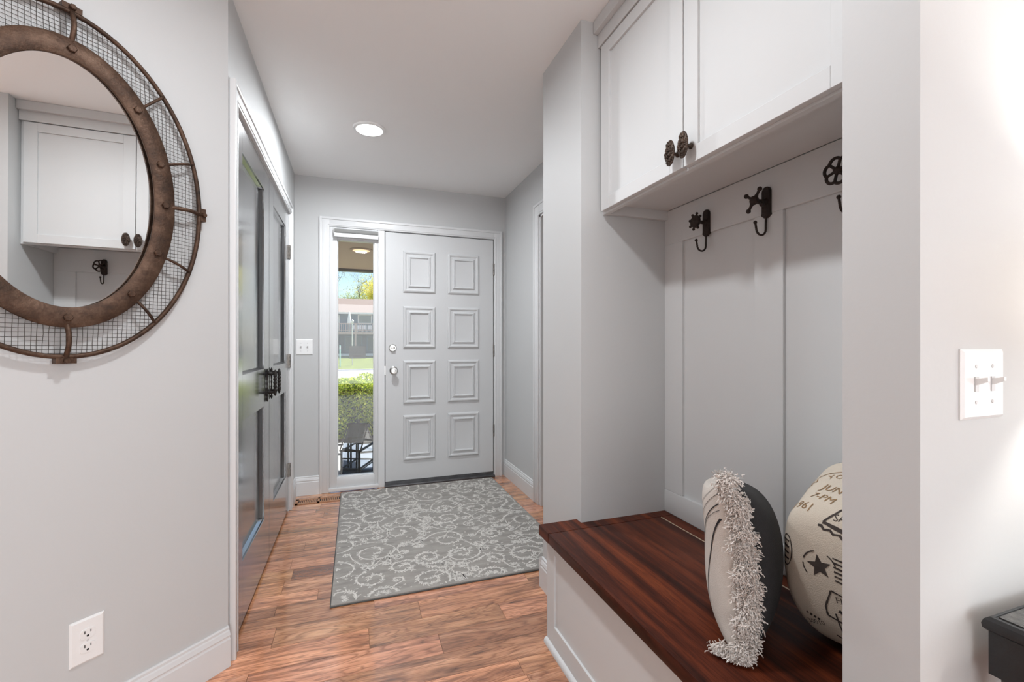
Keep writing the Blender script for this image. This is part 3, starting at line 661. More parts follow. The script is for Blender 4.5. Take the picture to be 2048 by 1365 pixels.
for u0, u1, va, vb, wd in ((-.93, -.52, .52, -.98, .0026), (-.93, -.30, .62, -.30, .0011), (-.93, -.02, .70, -.97, .0022), (-.93, .25, .82, -.97, .0014), (-.93, .52, .93, -.97, .0012)):
    m = MB(); N = 40
    for j in range(N+1):
        f = j/N; v = va+(vb-va)*f; u = u0+(u1-u0)*(1-(1-f)**2.4)
        x, y, z = pil(u, v, W1, H1, T1); w2 = wd*(1-.3*f)/W1*2
        xa, ya, za = pil(min(.999, u-w2), v, W1, H1, T1); xb, yb_, zb_ = pil(min(.999, u+w2), v, W1, H1, T1)
        m.v += [(xa, ya+.0012+warp(v), za+H1/2), (xb, yb_+.0012+warp(v), zb_+H1/2)]
    m.f = [(2*j, 2*j+1, 2*j+3, 2*j+2) for j in range(N)]
    m.build('stripe', 'stripe', cu1, world=False)
def fringe(side, seed):
    rr = random.Random(seed); m = MB()
    clumps = []
    for k in range(30):
        v = -1.02+2.04*k/29; x, y, z = pil(side*.985, max(-.97, min(.97, v)), W1, H1, T1)
        clumps.append(Vector((x+side*rr.uniform(-.002, .012), rr.uniform(-.010, .010)+warp(max(-1, min(1, v))), (v*H1/2*.97*(1-(.52*max(0, v) if side > 0 else 0)))+H1/2+rr.uniform(-.004, .004))))
    for c in clumps[:1]+clumps[:1]: clumps.append(c+Vector((side*-.012, .03, .004)))
    for c in list(clumps):
        for s in range(420):
            d = Vector((side*rr.uniform(-.1, 1), rr.gauss(0, .7), rr.gauss(0, .6))); d.normalize(); L = rr.uniform(.006, .011)
            p = c+d*rr.uniform(.0, .012)+Vector((rr.gauss(0, .003), rr.gauss(0, .007), rr.gauss(0, .005))); q = p+d*L+Vector((0, 0, -.003))
            if q.z < .0015: q.z = .0015+rr.uniform(0, .004)
            if p.z < .004: p.z = .004
            a = d.orthogonal().normalized(); b = d.cross(a); r = .00115
            i = len(m.v); mid = (p+q)/2+Vector((rr.gauss(0, .0025), rr.gauss(0, .0025), rr.gauss(0, .0025)))
            if mid.z < .003: mid.z = .003
            for o_, rad in ((p, r), (mid, r*1.2), (q, r*.9)):
                for kk in range(3): an = 2*PI*kk/3; m.v.append(tuple(o_+(a*math.cos(an)+b*math.sin(an))*rad))
            for s_ in range(2):
                for kk in range(3): m.f.append((i+s_*3+kk, i+s_*3+(kk+1) % 3, i+s_*3+3+(kk+1) % 3, i+s_*3+3+kk))
            m.f.append((i+6, i+7, i+8))
    return tag(m.build('fringe', 'tuft', cu1, world=False), 'shaggy cream yarn fringe', kind='stuff')
fringe(-1, 21); fringe(1, 22)

# canvas cushion with postmark print
M['canvas'] = mat('natural_canvas', (.66, .58, .48), .9, bump=.35, bscale=420, var=.06, vscale=6)
M['printd'] = mat('dark_brown_print', (.055, .042, .036), .85, var=.25, vscale=60); M['printb'] = mat('tan_print', (.30, .18, .085), .85, var=.2, vscale=60)
C2 = Vector((1.130, .733, ZS+.001)); cu2 = tag(empty('canvas_pillow', C2), 'thick natural canvas pillow printed with postmarks and a star', 'pillow')
m = MB(); N = 40; A2 = (.137, .123, .165)
def sgnp(a, p): return math.copysign(abs(a)**p, a)
for j in range(N+1):
    ph = -PI/2+PI*j/N
    for i in range(2*N):
        th = 2*PI*i/(2*N)
        x = sgnp(math.cos(ph), .42)*sgnp(math.cos(th), .26); y = sgnp(math.cos(ph), .42)*sgnp(math.sin(th), .26); z = sgnp(math.sin(ph), .46)
        lo = max(0, -z); tp_ = max(0, z)
        xx = A2[0]*x*(1-.10*lo*lo)+.020*lo*(1 if x < 0 else 0); yy = A2[1]*y*(1-.34*lo**2*(1 if y > 0 else 0)); zz = A2[2]*z
        zz += tp_*(.110*((x+1)/2)**1.4*(1-.45*max(0, y))) - tp_*.012*y*(x < 0)
        zz += -.010*lo*(x*x+y*y-1)*(-1)
        m.v.append((xx, yy, zz))
for j in range(N):
    for i in range(2*N): a = j*2*N+i; b = j*2*N+(i+1) % (2*N); m.f.append((a, b, b+2*N, a+2*N))
zmin = min(v[2] for v in m.v); m.v = [(x, y, z-zmin) for x, y, z in m.v]
ca_, sa_ = math.cos(R(18)), math.sin(R(18)); m.v = [(x*ca_-y*sa_, x*sa_+y*ca_, z) for x, y, z in m.v]
m.v = [(min(x, 1.2385-C2.x), max(y, YI+.003-C2.y), z) for x, y, z in m.v]
m.build('cover', 'canvas', cu2, world=False, angle=180)
bvh = BVHTree.FromPolygons([Vector(v) for v in m.v], m.f)
def decal(tris_v, tris_f, face, mname, name='print'):
    bm = bmesh.new(); vv = [bm.verts.new((a, b, 0)) for a, b in tris_v]
    for f in tris_f:
        try: bm.faces.new([vv[i] for i in f])
        except ValueError: pass
    bmesh.ops.triangulate(bm, faces=bm.faces[:])
    for it in range(2):
        ed = [e_ for e_ in bm.edges if e_.calc_length() > .009]
        if ed: bmesh.ops.subdivide_edges(bm, edges=ed, cuts=1)
    bmesh.ops.triangulate(bm, faces=bm.faces[:]); bm.verts.index_update()
    out = []; ok = {}
    for v in bm.verts:
        a, b = v.co.x, v.co.y
        if face == 'front': o, d = Vector((.80-C2.x, a+.012-C2.y, b-C2.z)), Vector((1, 0, 0))
        else: o, d = Vector((a-C2.x, b-C2.y, .5)), Vector((0, 0, -1))
        h, nn, ix, ds = bvh.ray_cast(o, d)
        ok[v.index] = h is not None
        out.append(tuple((h if h is not None else o)-d*.0012))
    fs = [tuple(v.index for v in f.verts) for f in bm.faces if all(ok[v.index] for v in f.verts)]; bm.free()
    if fs: MB().add(out, fs).build(name, mname, cu2, world=False)
def dtext(txt, size, c, rot, face, mname, flip=1, bold=0):
    vs, fs = text_mesh(txt, size); ca, sa = math.cos(rot), math.sin(rot)
    pts = []
    for v in vs:
        x, y = v.x*flip, v.y
        pts.append((c[0]+x*ca-y*sa, c[1]+x*sa+y*ca))
    decal(pts, fs, face, mname)
def dstroke(pl, wd, face, mname):
    vs, fs = [], []
    for i, p in enumerate(pl):
        p = Vector(p); a = Vector(pl[max(0, i-1)]); b = Vector(pl[min(len(pl)-1, i+1)]); t = (b-a).normalized(); nn = Vector((-t.y, t.x))*wd/2*random.uniform(.7, 1.2)
        vs += [tuple(p+nn), tuple(p-nn)]
    fs = [(2*i, 2*i+1, 2*i+3, 2*i+2) for i in range(len(pl)-1)]; decal(vs, fs, face, mname)
def lin(a, b, n=8): return [(a[0]+(b[0]-a[0])*i/n, a[1]+(b[1]-a[1])*i/n) for i in range(n+1)]
# front face: a = world y (picture right is -y), b = world z
sc = (.714, .653)
st = []
for k in range(10): a = PI/2+PI*k/5+.2; r = .024 if k % 2 == 0 else .0105; st.append((sc[0]-r*math.cos(a), sc[1]+r*math.sin(a)*1.1))
decal(st+[sc], [(k, (k+1) % 10, 10) for k in range(10)], 'front', 'printd', 'star_print')
for a0, a1 in ((.3, 1.1), (1.9, 2.9), (3.2, 3.9)): dstroke([(sc[0]-.031*math.cos(a0+(a1-a0)*k/10), sc[1]+.033*math.sin(a0+(a1-a0)*k/10)) for k in range(11)], .003, 'front', 'printd')
for k in range(6): dstroke(lin((.690-.001*k, .681-k*.0095), (.640, .674-k*.0095)), .0042, 'front', 'printd')
dtext('SAN F', .020, (.673, .768), -.12, 'front', 'printd', -1)
dstroke(lin((.715, .752), (.640, .733), 12), .0075, 'front', 'printd'); dstroke(lin((.715, .752), (.693, .782)), .0045, 'front', 'printd'); dstroke([(.722-k*.006, .743-k*.0017+.003*math.sin(k*2.1)) for k in range(14)], .005, 'front', 'printd')
dtext('FIR', .019, (.675, .590), -.12, 'front', 'printd', -1)
for k in range(3): dstroke(lin((.683-k*.012, .566-k*.002), (.675-k*.012, .561-k*.002), 3), .009, 'front', 'printd')
bx_ = [(.692, .607), (.707, .566), (.705, .543), (.64, .525)]
dstroke(lin((.694, .607), (.640, .594)), .004, 'front', 'printd'); dstroke(lin((.694, .607), (.707, .566)), .004, 'front', 'printd'); dstroke(lin((.707, .566), (.706, .545)), .004, 'front', 'printd'); dstroke(lin((.706, .545), (.640, .528)), .0045, 'front', 'printd'); dstroke(lin((.690, .556), (.682, .492), 10), .003, 'front', 'printd'); dstroke(lin((.700, .499), (.678, .491)), .004, 'front', 'printd')
dtext('30010', .015, (.735, .512), -.3, 'front', 'printd', -1)
for k in range(4): dstroke(lin((.750-k*.007, .531-k*.002), (.746-k*.007, .529-k*.002), 2), .006, 'front', 'printd')
dstroke([(.783+.014*math.cos(2*PI*k/20), .665+.036*math.sin(2*PI*k/20)) for k in range(21)], .0025, 'front', 'printd')
for k in range(4): dstroke(lin((.790, .690-k*.014), (.776, .686-k*.014), 4), .005, 'front', 'printd')
# top face: a = world x, b = world y ; text reads along -y, up = +x
def ttext(txt, size, x, y, rot=0, mm='printb'):
    vs, fs = text_mesh(txt, size); ca, sa = math.cos(rot), math.sin(rot)
    decal([(x+(v.x*sa+v.y*ca), y-(v.x*ca-v.y*sa)) for v in vs], fs, 'top', mm)
for k, ch in enumerate('NEW YORK, N.Y.'):
    if ch == ' ': continue
    a = R(18+k*10.8); ttext(ch, .023, 1.045+.085*math.sin(a), .745+.100*math.cos(a), PI/2-a)
ttext('JUN16', .030, 1.078, .745, -.1); ttext('7-PM', .028, 1.043, .758, -.1); ttext('1961', .026, 1.008, .782, -.05)
dstroke([(1.045+.106*math.sin(R(20+140*k/24)), .745+.118*math.cos(R(20+140*k/24))) for k in range(25)], .0028, 'top', 'printb')
ttext('28010', .024, 1.205, .825, -.5, 'printd')

# ------------------------------------------------------------------ rug and floor register
rx0, rx1, ry0, ry1 = -.101, 1.112, 2.112, 3.692
M['rugpile'] = mat('grey_rug_pile', (.345, .325, .300), .95, bump=.6, bscale=320, var=.16, vscale=9, stretch=(1, 3, 1)); M['rugcream'] = mat('cream_rug_pile', (.64, .615, .575), .95, bump=.6, bscale=320, var=.18, vscale=60)
M['rugedge'] = mat('dark_rug_binding', (.09, .09, .085), .9, bump=.3, bscale=300, var=.2)
rug = tag(empty('area_rug', ((rx0+rx1)/2, (ry0+ry1)/2, 0)), 'grey rug with cream scrolling vines in front of entry door', 'rug')
MB().bbox(rx0+.002, rx1-.002, ry0+.002, ry1-.002, .0005, .0115, .004, 2).build('pile', 'rugpile', rug)
MB().bbox(rx0-.002, rx1+.002, ry0-.002, ry1+.002, .0002, .0065, .002, 1).build('binding', 'rugedge', rug)
rr = random.Random(17); m = MB(); ZR = .0119
def inside(p): return rx0+.008 < p[0] < rx1-.008 and ry0+.008 < p[1] < ry1-.008
def quad(p, d, L, wd):
    d = Vector(d).normalized(); nn = Vector((-d.y, d.x)); p = Vector(p)
    v = [p, p+d*L*.45+nn*wd, p+d*L, p+d*L*.45-nn*wd]
    if all(inside(q) for q in v): b = len(m.v); m.v += [(q.x, q.y, ZR+rr.uniform(0, .0002)) for q in v]; m.f.append((b, b+1, b+2, b+3))
def stroke(pl, w0, w1):
    pv = None
    for i in range(len(pl)):
        p = Vector(pl[i]); t = (Vector(pl[min(i+1, len(pl)-1)])-Vector(pl[max(i-1, 0)]))
        if t.length < 1e-7: continue
        t.normalize(); nn = Vector((-t.y, t.x)); wd = (w0+(w1-w0)*i/len(pl))*rr.uniform(.6, 1.25)/2
        cur = (p+nn*wd, p-nn*wd)
        if pv and inside(p) and all(inside(q) for q in pv):
            b = len(m.v); m.v += [(*pv[0], ZR), (*pv[1], ZR), (*cur[1], ZR), (*cur[0], ZR)]; m.f.append((b, b+1, b+2, b+3))
        pv = cur
def leafy(pl, side, dens, L):
    for i in range(1, len(pl)-1):
        if rr.random() > dens: continue
        p = Vector(pl[i]); t = (Vector(pl[i+1])-Vector(pl[i-1])).normalized(); nn = Vector((-t.y, t.x))
        for s in ((side,) if rr.random() < .6 else (-1, 1)):
            d = t*rr.uniform(.3, 1)+nn*s*rr.uniform(.4, 1.1); quad(p+nn*s*.002, d, L*rr.uniform(.5, 1.3), L*.2)
def spiral(cx, cy, R0, a0, turn, sgn, w0=.0075, dens=.75, L=.020):
    pl = []; N = int(34*turn)
    for i in range(N+1):
        f = i/N; r = R0*(1-f*.80); a = a0+sgn*2*PI*turn*f; pl.append((cx+r*math.cos(a), cy+r*math.sin(a)*.95))
    stroke(pl, w0, .0055); leafy(pl, -sgn, dens, L)
    for k in range(3): quad(pl[-1], (math.cos(k*2.1), math.sin(k*2.1)), .014, .004)
    # outgoing tail
    p = Vector(pl[0]); t = (Vector(pl[0])-Vector(pl[1])).normalized(); tl = [tuple(p)]; c = sgn*rr.uniform(.10, .22)
    for k in range(int(rr.uniform(8, 18))):
        t = Matrix.Rotation(c*.35, 2) @ t; p = p+t*.012; tl.append(tuple(p))
    stroke(tl, w0, .004); leafy(tl, 1, dens, L)
pts = []
tries = 0
while len(pts) < 44 and tries < 6000:
    tries += 1; p = (rr.uniform(rx0, rx1), rr.uniform(ry0, ry1)); r = rr.uniform(.07, .125)
    if all((p[0]-q[0])**2+(p[1]-q[1])**2 > ((r+q[2])*.92)**2 for q in pts): pts.append((*p, r))
for x, y, r in pts: spiral(x, y, r, rr.uniform(0, 6.3), rr.uniform(1.05, 1.6), rr.choice((-1, 1)), .0105)
sm = []; tries = 0
while len(sm) < 90 and tries < 8000:
    tries += 1; p = (rr.uniform(rx0, rx1), rr.uniform(ry0, ry1)); r = rr.uniform(.022, .045)
    if all((p[0]-q[0])**2+(p[1]-q[1])**2 > (r*.9+q[2]*.98)**2 for q in pts) and all((p[0]-q[0])**2+(p[1]-q[1])**2 > (r+q[2])**2 for q in sm): sm.append((*p, r)); spiral(p[0], p[1], r, rr.uniform(0, 6.3), rr.uniform(.9, 1.4), rr.choice((-1, 1)), .008, .5, .014)
for k in range(420):
    p = (rr.uniform(rx0, rx1), rr.uniform(ry0, ry1)); a = rr.uniform(0, 6.3)
    for q in range(rr.randint(2, 5)): quad(p, (math.cos(a+q*1.1), math.sin(a+q*1.1)), rr.uniform(.007, .017), .0028)
tag(m.build('woven_scrollwork', 'rugcream', rug, smooth=False), kind='stuff')
M['vent'] = mat('oak_register', (.42, .20, .10), .35, var=.2, vscale=30)
vt = tag(empty('floor_register', (-.25, 3.585, 0)), 'slotted wooden floor vent beside the rug corner', 'vent')
vx0, vx1, vy0, vy1 = -.405, -.085, 3.535, 3.648
MB().box(vx0, vx1, vy0, vy0+.024, .0003, .005).box(vx0, vx1, vy1-.024, vy1, .0003, .005).box(vx0, vx0+.018, vy0, vy1, .0003, .005).box(-.258, -.243, vy0, vy1, .0003, .005).box(vx1-.018, vx1, vy0, vy1, .0003, .005).build('frame', 'vent', vt, smooth=False)
MB().box(vx0+.005, vx1-.005, vy0+.005, vy1-.005, .0002, .0009).build('duct_opening', 'slot', vt, smooth=False)
for s0, s1 in ((vx0+.018, -.258), (-.243, vx1-.018)):
    nb = 11; p = (s1-s0)/nb
    for k in range(1, nb): MB().box(s0+k*p-.0035, s0+k*p+.0035, vy0+.02, vy1-.02, .0004, .0045).build('slat', 'vent', vt, smooth=False)

# ------------------------------------------------------------------ console table and lamp
ct = tag(empty('console_table', (1.45, .27, 0)), 'black console table with turned legs against the bright wall', 'table')
tx0, tx1, ty0, ty1, tz = .962, 1.95, .085, .436, .716
pf = [(0, .0), (.012, .0), (.018, .006), (.020, .013), (.018, .020), (.012, .025), (.010, .026)]
m = MB(); rings = [(.022, 0), (.006, .001), (.0, .006), (-.001, .013), (.001, .020), (.006, .025), (.010, .026), (.011, .0245), (.014, .0245)]
for d, h in rings: m.v += [(tx0+d, ty0+d, tz-.027+h), (tx1-d, ty0+d, tz-.027+h), (tx1-d, ty1-d, tz-.027+h), (tx0+d, ty1-d, tz-.027+h)]
L = len(rings); m.f = [(i*4+k, i*4+(k+1) % 4, (i+1)*4+(k+1) % 4, (i+1)*4+k) for i in range(L-1) for k in range(4)]+[(3, 2, 1, 0)]
m.build('top_edge', 'black', ct, angle=25)
MB().box(tx0+.014, tx1-.014, ty0+.014, ty1-.014, tz-.006, tz).build('top', 'blacktop', ct, smooth=False)
ax0, ax1, ay0, ay1, az0, az1 = tx0+.014, tx1-.014, ty0+.020, ty1-.0015, .617, tz-.0262
MB().box(ax0, ax0+.018, ay0, ay1, az0, az1).build('apron', 'black', ct, smooth=False); MB().box(ax1-.018, ax1, ay0, ay1, az0, az1).build('apron', 'black', ct, smooth=False)
MB().box(ax0+.018, ax1-.018, ay0+.0005, ay0+.018, az0+.0005, az1).build('apron', 'black', ct, smooth=False); MB().box(ax0+.018, ax1-.018, ay1-.018, ay1-.0005, az0+.0005, az1).build('apron', 'black', ct, smooth=False)
lp = [(.018, 0), (.024, .02), (.026, .05), (.016, .08), (.020, .10), (.024, .30), (.027, .48), (.018, .52), (.026, .54), (.026, .555), (.020, .565), (.030, .590), (.032, .6175)]
for x in (ax0+.034, ax1-.034):
    for y in (ay0+.034, ay1-.034): MB().lathe(lp, (x, y, 0), 'z', 20).build('leg', 'black', ct)
lm = tag(empty('table_lamp', (1.36, .27, tz)), 'white drum table lamp on the black console table', 'lamp')
MB().lathe([(.075, 0), (.075, .012), (.03, .02), (.018, .05), (.045, .12), (.05, .18), (.02, .25), (.010, .27), (.010, .42)], (1.36, .27, tz+.0005), 'z', 28).build('lamp_base', 'nickel', lm)
M['lampshade'] = leaf_mat('lamp_shade_linen', (.85, .83, .8), (.88, .86, .83), .6)
n = 32; m = MB()
for r, z in ((.150, tz+.42), (.115, tz+.66), (.113, tz+.66), (.148, tz+.42)): m.v += [(1.36+r*math.cos(2*PI*k/n), .27+r*math.sin(2*PI*k/n), z) for k in range(n)]
for i in range(4):
    for k in range(n): m.f.append((i*n+k, i*n+(k+1) % n, ((i+1) % 4)*n+(k+1) % n, ((i+1) % 4)*n+k))
m.build('lamp_shade', 'lampshade', lm)
MB().tube([(1.36+a, .27, tz+.60) for a in (-.118, -.04, .04, .118)], .002, 6).tube([(1.36, .27, tz+.42), (1.36, .27, tz+.61)], .003, 6).build('shade_spider', 'nickel', lm)
MB().ball((1.36, .27, tz+.50), .03, 16, 10).build('bulb', 'lens', lm)
pl_ = bpy.data.lights.new('table_lamp_offscreen', 'POINT'); pl_.energy = 17; pl_.color = (1, .96, .9); pl_.shadow_soft_size = .04
po = bpy.data.objects.new('table_lamp_offscreen', pl_); COL.objects.link(po); po.parent = lm; po.location = (0, 0, .56)

# ------------------------------------------------------------------ outside
M['conc'] = mat('concrete', (.62, .60, .57), .9, bump=.2, bscale=60, var=.08); M['porch'] = mat('porch_stone', (.20, .22, .26), .8, bump=.3, bscale=40, var=.2)
M['soffit'] = mat('tan_soffit', (.40, .31, .25), .8, bump=.1, bscale=30, var=.05, stretch=(1, 20, 1)); M['gutter'] = mat('bronze_gutter', (.10, .10, .095), .5, var=.1)
M['grass'] = mat('lawn_grass', (.135, .165, .04), .95, bump=.8, bscale=30, var=.3, vscale=1.2); M['road'] = mat('asphalt', (.52, .51, .53), .9, bump=.2, bscale=50, var=.05)
M['soil'] = mat('mulch', (.09, .06, .045), .95, bump=.6, bscale=60, var=.4)
struct('porch_floor', MB().box(-3.5, 5.5, YB+.14, 4.52, -.22, -.045), 'porch', smooth=False)
struct('front_walk', MB().box(-6, 7, 4.52, 6.55, -.4, -.20), 'conc', smooth=False)
struct('front_bed', MB().box(-12, 14, 6.55, 9, -.9, -.25), 'soil', smooth=False)
fy = MB(); fy.add([(-40, 9, -.26), (50, 9, -.26), (50, 28.2, -1.16), (-40, 28.2, -1.16), (-40, 9, -1.4), (50, 9, -1.4), (50, 28.2, -1.4), (-40, 28.2, -1.4)], [(0, 1, 2, 3), (4, 7, 6, 5), (0, 4, 5, 1), (2, 6, 7, 3), (0, 3, 7, 4), (1, 5, 6, 2)]); struct('front_yard', fy, 'grass', smooth=False)
struct('porch_ceiling', MB().box(-3.5, 5.5, YB+.14, 6.02, 2.10, 2.18), 'soffit', smooth=False)
struct('porch_fascia', MB().box(-3.5, 5.5, 6.00, 6.08, 2.068, 2.42), 'gutter', smooth=False)
struct('outer_wall', MB().box(XL-3.0, XL-.1, YB, YB+.14, -.3, 2.6).box(XR+.1, 5.5, YB, YB+.14, -.3, 2.6).box(XL-.1, -.186, YB+.135, YB+.15, -.3, 2.2).box(1.146, XR+.1, YB+.135, YB+.15, -.3, 2.2).box(-.186, 1.146, YB+.05, YB+.14, -.3, -.001), 'conc', smooth=False)
struct('roof', MB().box(-4.2, 5.6, YR-.4, 6.02, 2.62, 2.70), 'gutter', smooth=False)
plt = tag(empty('porch_light', (.062, 4.76, 2.1)), 'round recessed light in the tan porch ceiling', 'light')
MB().lathe([(.11, 0), (.11, -.006), (.085, -.012), (.083, 0)], (.062, 4.76, 2.1), 'z', 32).build('trim_ring', 'soffit', plt)
MB().lathe([(.084, 0), (.084, -.009), (.001, -.009)], (.062, 4.76, 2.1), 'z', 32).build('lens', mat('warm_lens', (.8, .6, .4), .4, emit=(1, .66, .42), estr=.75, var=.001), plt)
# lawn, road, far ground
struct('road', MB().box(-60, 70, 28, 42.2, -1.4, -1.2), 'road', smooth=False)
lw = MB(); lw.add([(-60, 42.2, -1.12), (70, 42.2, -1.12), (70, 62, -.22), (-60, 62, -.22), (70, 140, .6), (-60, 140, .6), (-60, 42.2, -1.4), (70, 42.2, -1.4)], [(0, 1, 2, 3), (3, 2, 4, 5), (6, 7, 1, 0)])
struct('lawn', lw, 'grass', smooth=False)
struct('kerb', MB().box(-60, 70, 42.0, 42.4, -1.3, -1.10), 'conc', smooth=False)
# hedge
M['hedge'] = leaf_mat('boxwood_leaf', (.14, .26, .02), (.76, .80, .14), .6); M['core'] = mat('hedge_twigs', (.02, .03, .012), 1, var=.4)
hg = tag(empty('boxwood_hedge', (.3, 7.4, -.25)), 'clipped green hedge along the front walk', 'hedge')
def hz(x, y): return .57+.05*math.sin(x*5.1+1)+.04*math.sin(x*11.3+y*3)
hx0, hx1, hy0, hy1 = -2.0, 2.6, 6.85, 8.2
cm = MB(); nx = 46
for i in range(nx+1):
    x = hx0+.1+(hx1-hx0-.2)*i/nx; t = hz(x, 7)-.10
    for y, z in ((hy0+.36, -.25), (hy0+.32, t*.5), (hy0+.42, t-.05), (hy1-.3, t-.05), (hy1-.22, -.25)): cm.v.append((x, y, z))
for i in range(nx):
    for k in range(4): a = i*5+k; cm.f.append((a, a+1, a+6, a+5))
cm.build('inner_twigs', 'core', hg, smooth=False)
rh = random.Random(31); m = MB()
def leaf(mb, p, L, wd, rn):
    d = Vector((rn.gauss(0, 1), rn.gauss(0, 1), rn.gauss(.3, 1))).normalized(); s = d.orthogonal().normalized(); s = Matrix.Rotation(rn.uniform(0, 6.3), 3, d) @ s
    b = len(mb.v); p = Vector(p)
    mb.v += [tuple(p-d*L/2), tuple(p+s*wd/2), tuple(p+d*L/2), tuple(p-s*wd/2)]; mb.f.append((b, b+1, b+2, b+3))
for k in range(34000):
    x = rh.uniform(hx0, hx1)
    if rh.random() < .62:
        z = rh.uniform(-.2, hz(x, 6.9)); bul = .10*math.sin(x*6.3+z*4)+.07*math.sin(z*9+x*3)
        p = (x, hy0+.06+bul*.6+abs(rh.gauss(0, .08))+.22*max(0, z/.57)**2, z)
    else:
        y = rh.uniform(hy0, hy1); p = (x, y, hz(x, y)-abs(rh.gauss(0, .045)))
    leaf(m, p, rh.uniform(.03, .055), rh.uniform(.018, .03), rh)
tag(m.build('leaves', 'hedge', hg, smooth=False), kind='stuff')
# lantern
lt = tag(empty('house_lantern', (.028, 4.27, -.045), R(67.5)), 'black house-shaped glass lantern standing on the porch', 'lantern')
lw_, ld_ = .166, .080; ze, zr = .274, .481; b0 = .0
fr = MB()
for sx in (-1, 1):
    for sy in (-1, 1): fr.box(sx*lw_-.007, sx*lw_+.007, sy*ld_-.007, sy*ld_+.007, b0, ze)
for z in (.008, .12, ze):
    for sy in (-1, 1): fr.box(-lw_, lw_, sy*ld_-.006, sy*ld_+.006, z-.006, z+.006)
    for sx in (-1, 1): fr.box(sx*lw_-.006, sx*lw_+.006, -ld_, ld_, z-.006, z+.006)
fr.build('lantern_frame', 'iron', lt, world=False, smooth=False)
rf = MB(); sy = 1
rf.tube([(-lw_-.01, sy*(ld_+.01), ze), (0, sy*(ld_+.01), zr)], .006, 6); rf.tube([(lw_+.01, sy*(ld_+.01), ze), (0, sy*(ld_+.01), zr)], .006, 6)
y_ = -ld_-.012
MB().tube([(-lw_-.01, y_, ze), (0, y_, zr), (lw_+.01, y_, ze), (-lw_-.01, y_, ze)], .0062, 6).tube([(-lw_, y_, .11), (lw_, y_, .11)], .005, 6).build('gable_frame', 'iron', lt, world=False)
rf.tube([(0, -ld_-.01, zr), (0, ld_+.01, zr)], .008, 8); rf.tube([(-lw_-.01, -ld_-.01, ze), (-lw_-.01, ld_+.01, ze)], .006, 6); rf.tube([(lw_+.01, -ld_-.01, ze), (lw_+.01, ld_+.01, ze)], .006, 6)
rf.ball((0, 0, zr+.022), .018).tube([(0, 0, zr), (0, 0, zr+.04)], [.010, .004], 8)
rf.build('lantern_roof_frame', 'iron', lt, world=False)
for s in (-1, 1): MB().add([(s*lw_, -ld_, ze), (s*lw_, ld_, ze), (0, ld_, zr), (0, -ld_, zr)], [(0, 1, 2, 3)]).build('roof_pane', 'lglass', lt, world=False, smooth=False)
for s in (-1, 1):
    MB().add([(-lw_, s*ld_, .01), (lw_, s*ld_, .01), (lw_, s*ld_, ze), (0, s*ld_, zr), (-lw_, s*ld_, ze)], [(0, 1, 2, 3, 4)]).build('gable_pane', 'lglass', lt, world=False, smooth=False)
    MB().add([(s*lw_, -ld_, .01), (s*lw_, ld_, .01), (s*lw_, ld_, ze), (s*lw_, -ld_, ze)], [(0, 1, 2, 3)]).build('side_pane', 'lglass', lt, world=False, smooth=False)
MB().box(-lw_, lw_, -ld_, ld_, 0, .006).build('lantern_base', 'iron', lt, world=False, smooth=False)
# low railing and dark plant
ra = tag(empty('porch_railing', (.25, 4.66, -.2)), 'low black metal railing beyond the lantern', 'railing')
for z in (.085, .175): MB().box(-.6, 1.5, 4.652, 4.668, z-.008, z+.008).build('rail', 'iron', ra, smooth=False)
xk = -.6
while xk <= 1.5:
    for dx in (0, .035): MB().box(xk+dx-.006, xk+dx+.006, 4.653, 4.667, -.2, .175).build('baluster', 'iron', ra, smooth=False)
    xk += .30
M['dark_leaf'] = leaf_mat('dark_needle', (.012, .025, .02), (.05, .075, .05), .15)
sb = tag(empty('spiky_shrub', (-.03, 3.99, -.045)), 'small dark spiky plant in front of the lantern', 'plant')
rs_ = random.Random(4); m = MB()
for k in range(160):
    a = rs_.uniform(0, 6.3); el = rs_.uniform(.15, 1.5); L = rs_.uniform(.05, .10); d = Vector((math.cos(a)*math.cos(el), math.sin(a)*math.cos(el), math.sin(el))); s = d.orthogonal().normalized()*.004
    p = Vector((-.03+.02*math.cos(a), 3.99+.02*math.sin(a), -.02)); q = p+d*L; b = len(m.v); m.v += [tuple(p-s), tuple(p+s), tuple(q)]; m.f.append((b, b+1, b+2))
tag(m.build('needles', 'dark_leaf', sb, smooth=False), kind='stuff')
MB().lathe([(.03, 0), (.045, .03), (.04, .034), (.001, .034)], (-.03, 3.99, -.0445), 'z', 16).build('pot', 'iron', sb)
# neighbour house
M['siding'] = mat('blue_siding', (.075, .125, .18), .7, var=.08, vscale=3); M['shingle'] = mat('pinkish_shingles', (.27, .21, .19), .9, bump=.3, bscale=20, var=.08, vscale=8)
M['hwhite'] = mat('white_house_trim', (.80, .78, .75), .6, var=.03); M['hrail'] = mat('weathered_pink_rail', (.52, .37, .33), .7, var=.1); M['hglass'] = mat('dark_window_glass', (.05, .075, .075), .08, spec=.8, var=.3, vscale=2); M['brick'] = mat('dark_base_wall', (.05, .06, .075), .8, var=.3, vscale=3)
hs = tag(empty('house', (2, 64, -.3)), 'blue two-storey house with balcony and pale roof across the street', 'house')
HY = 59.0
MB().box(-9, 13, HY, HY+9, 2.45, 5.05).build('upper_wall', 'siding', hs, smooth=False); MB().box(-9, 13, HY, HY+9, -.5, 2.45).build('lower_wall', 'brick', hs, smooth=False)
MB().box(-9, 13, HY-.05, HY, -.5, -.05).build('foundation', 'hwhite', hs, smooth=False)
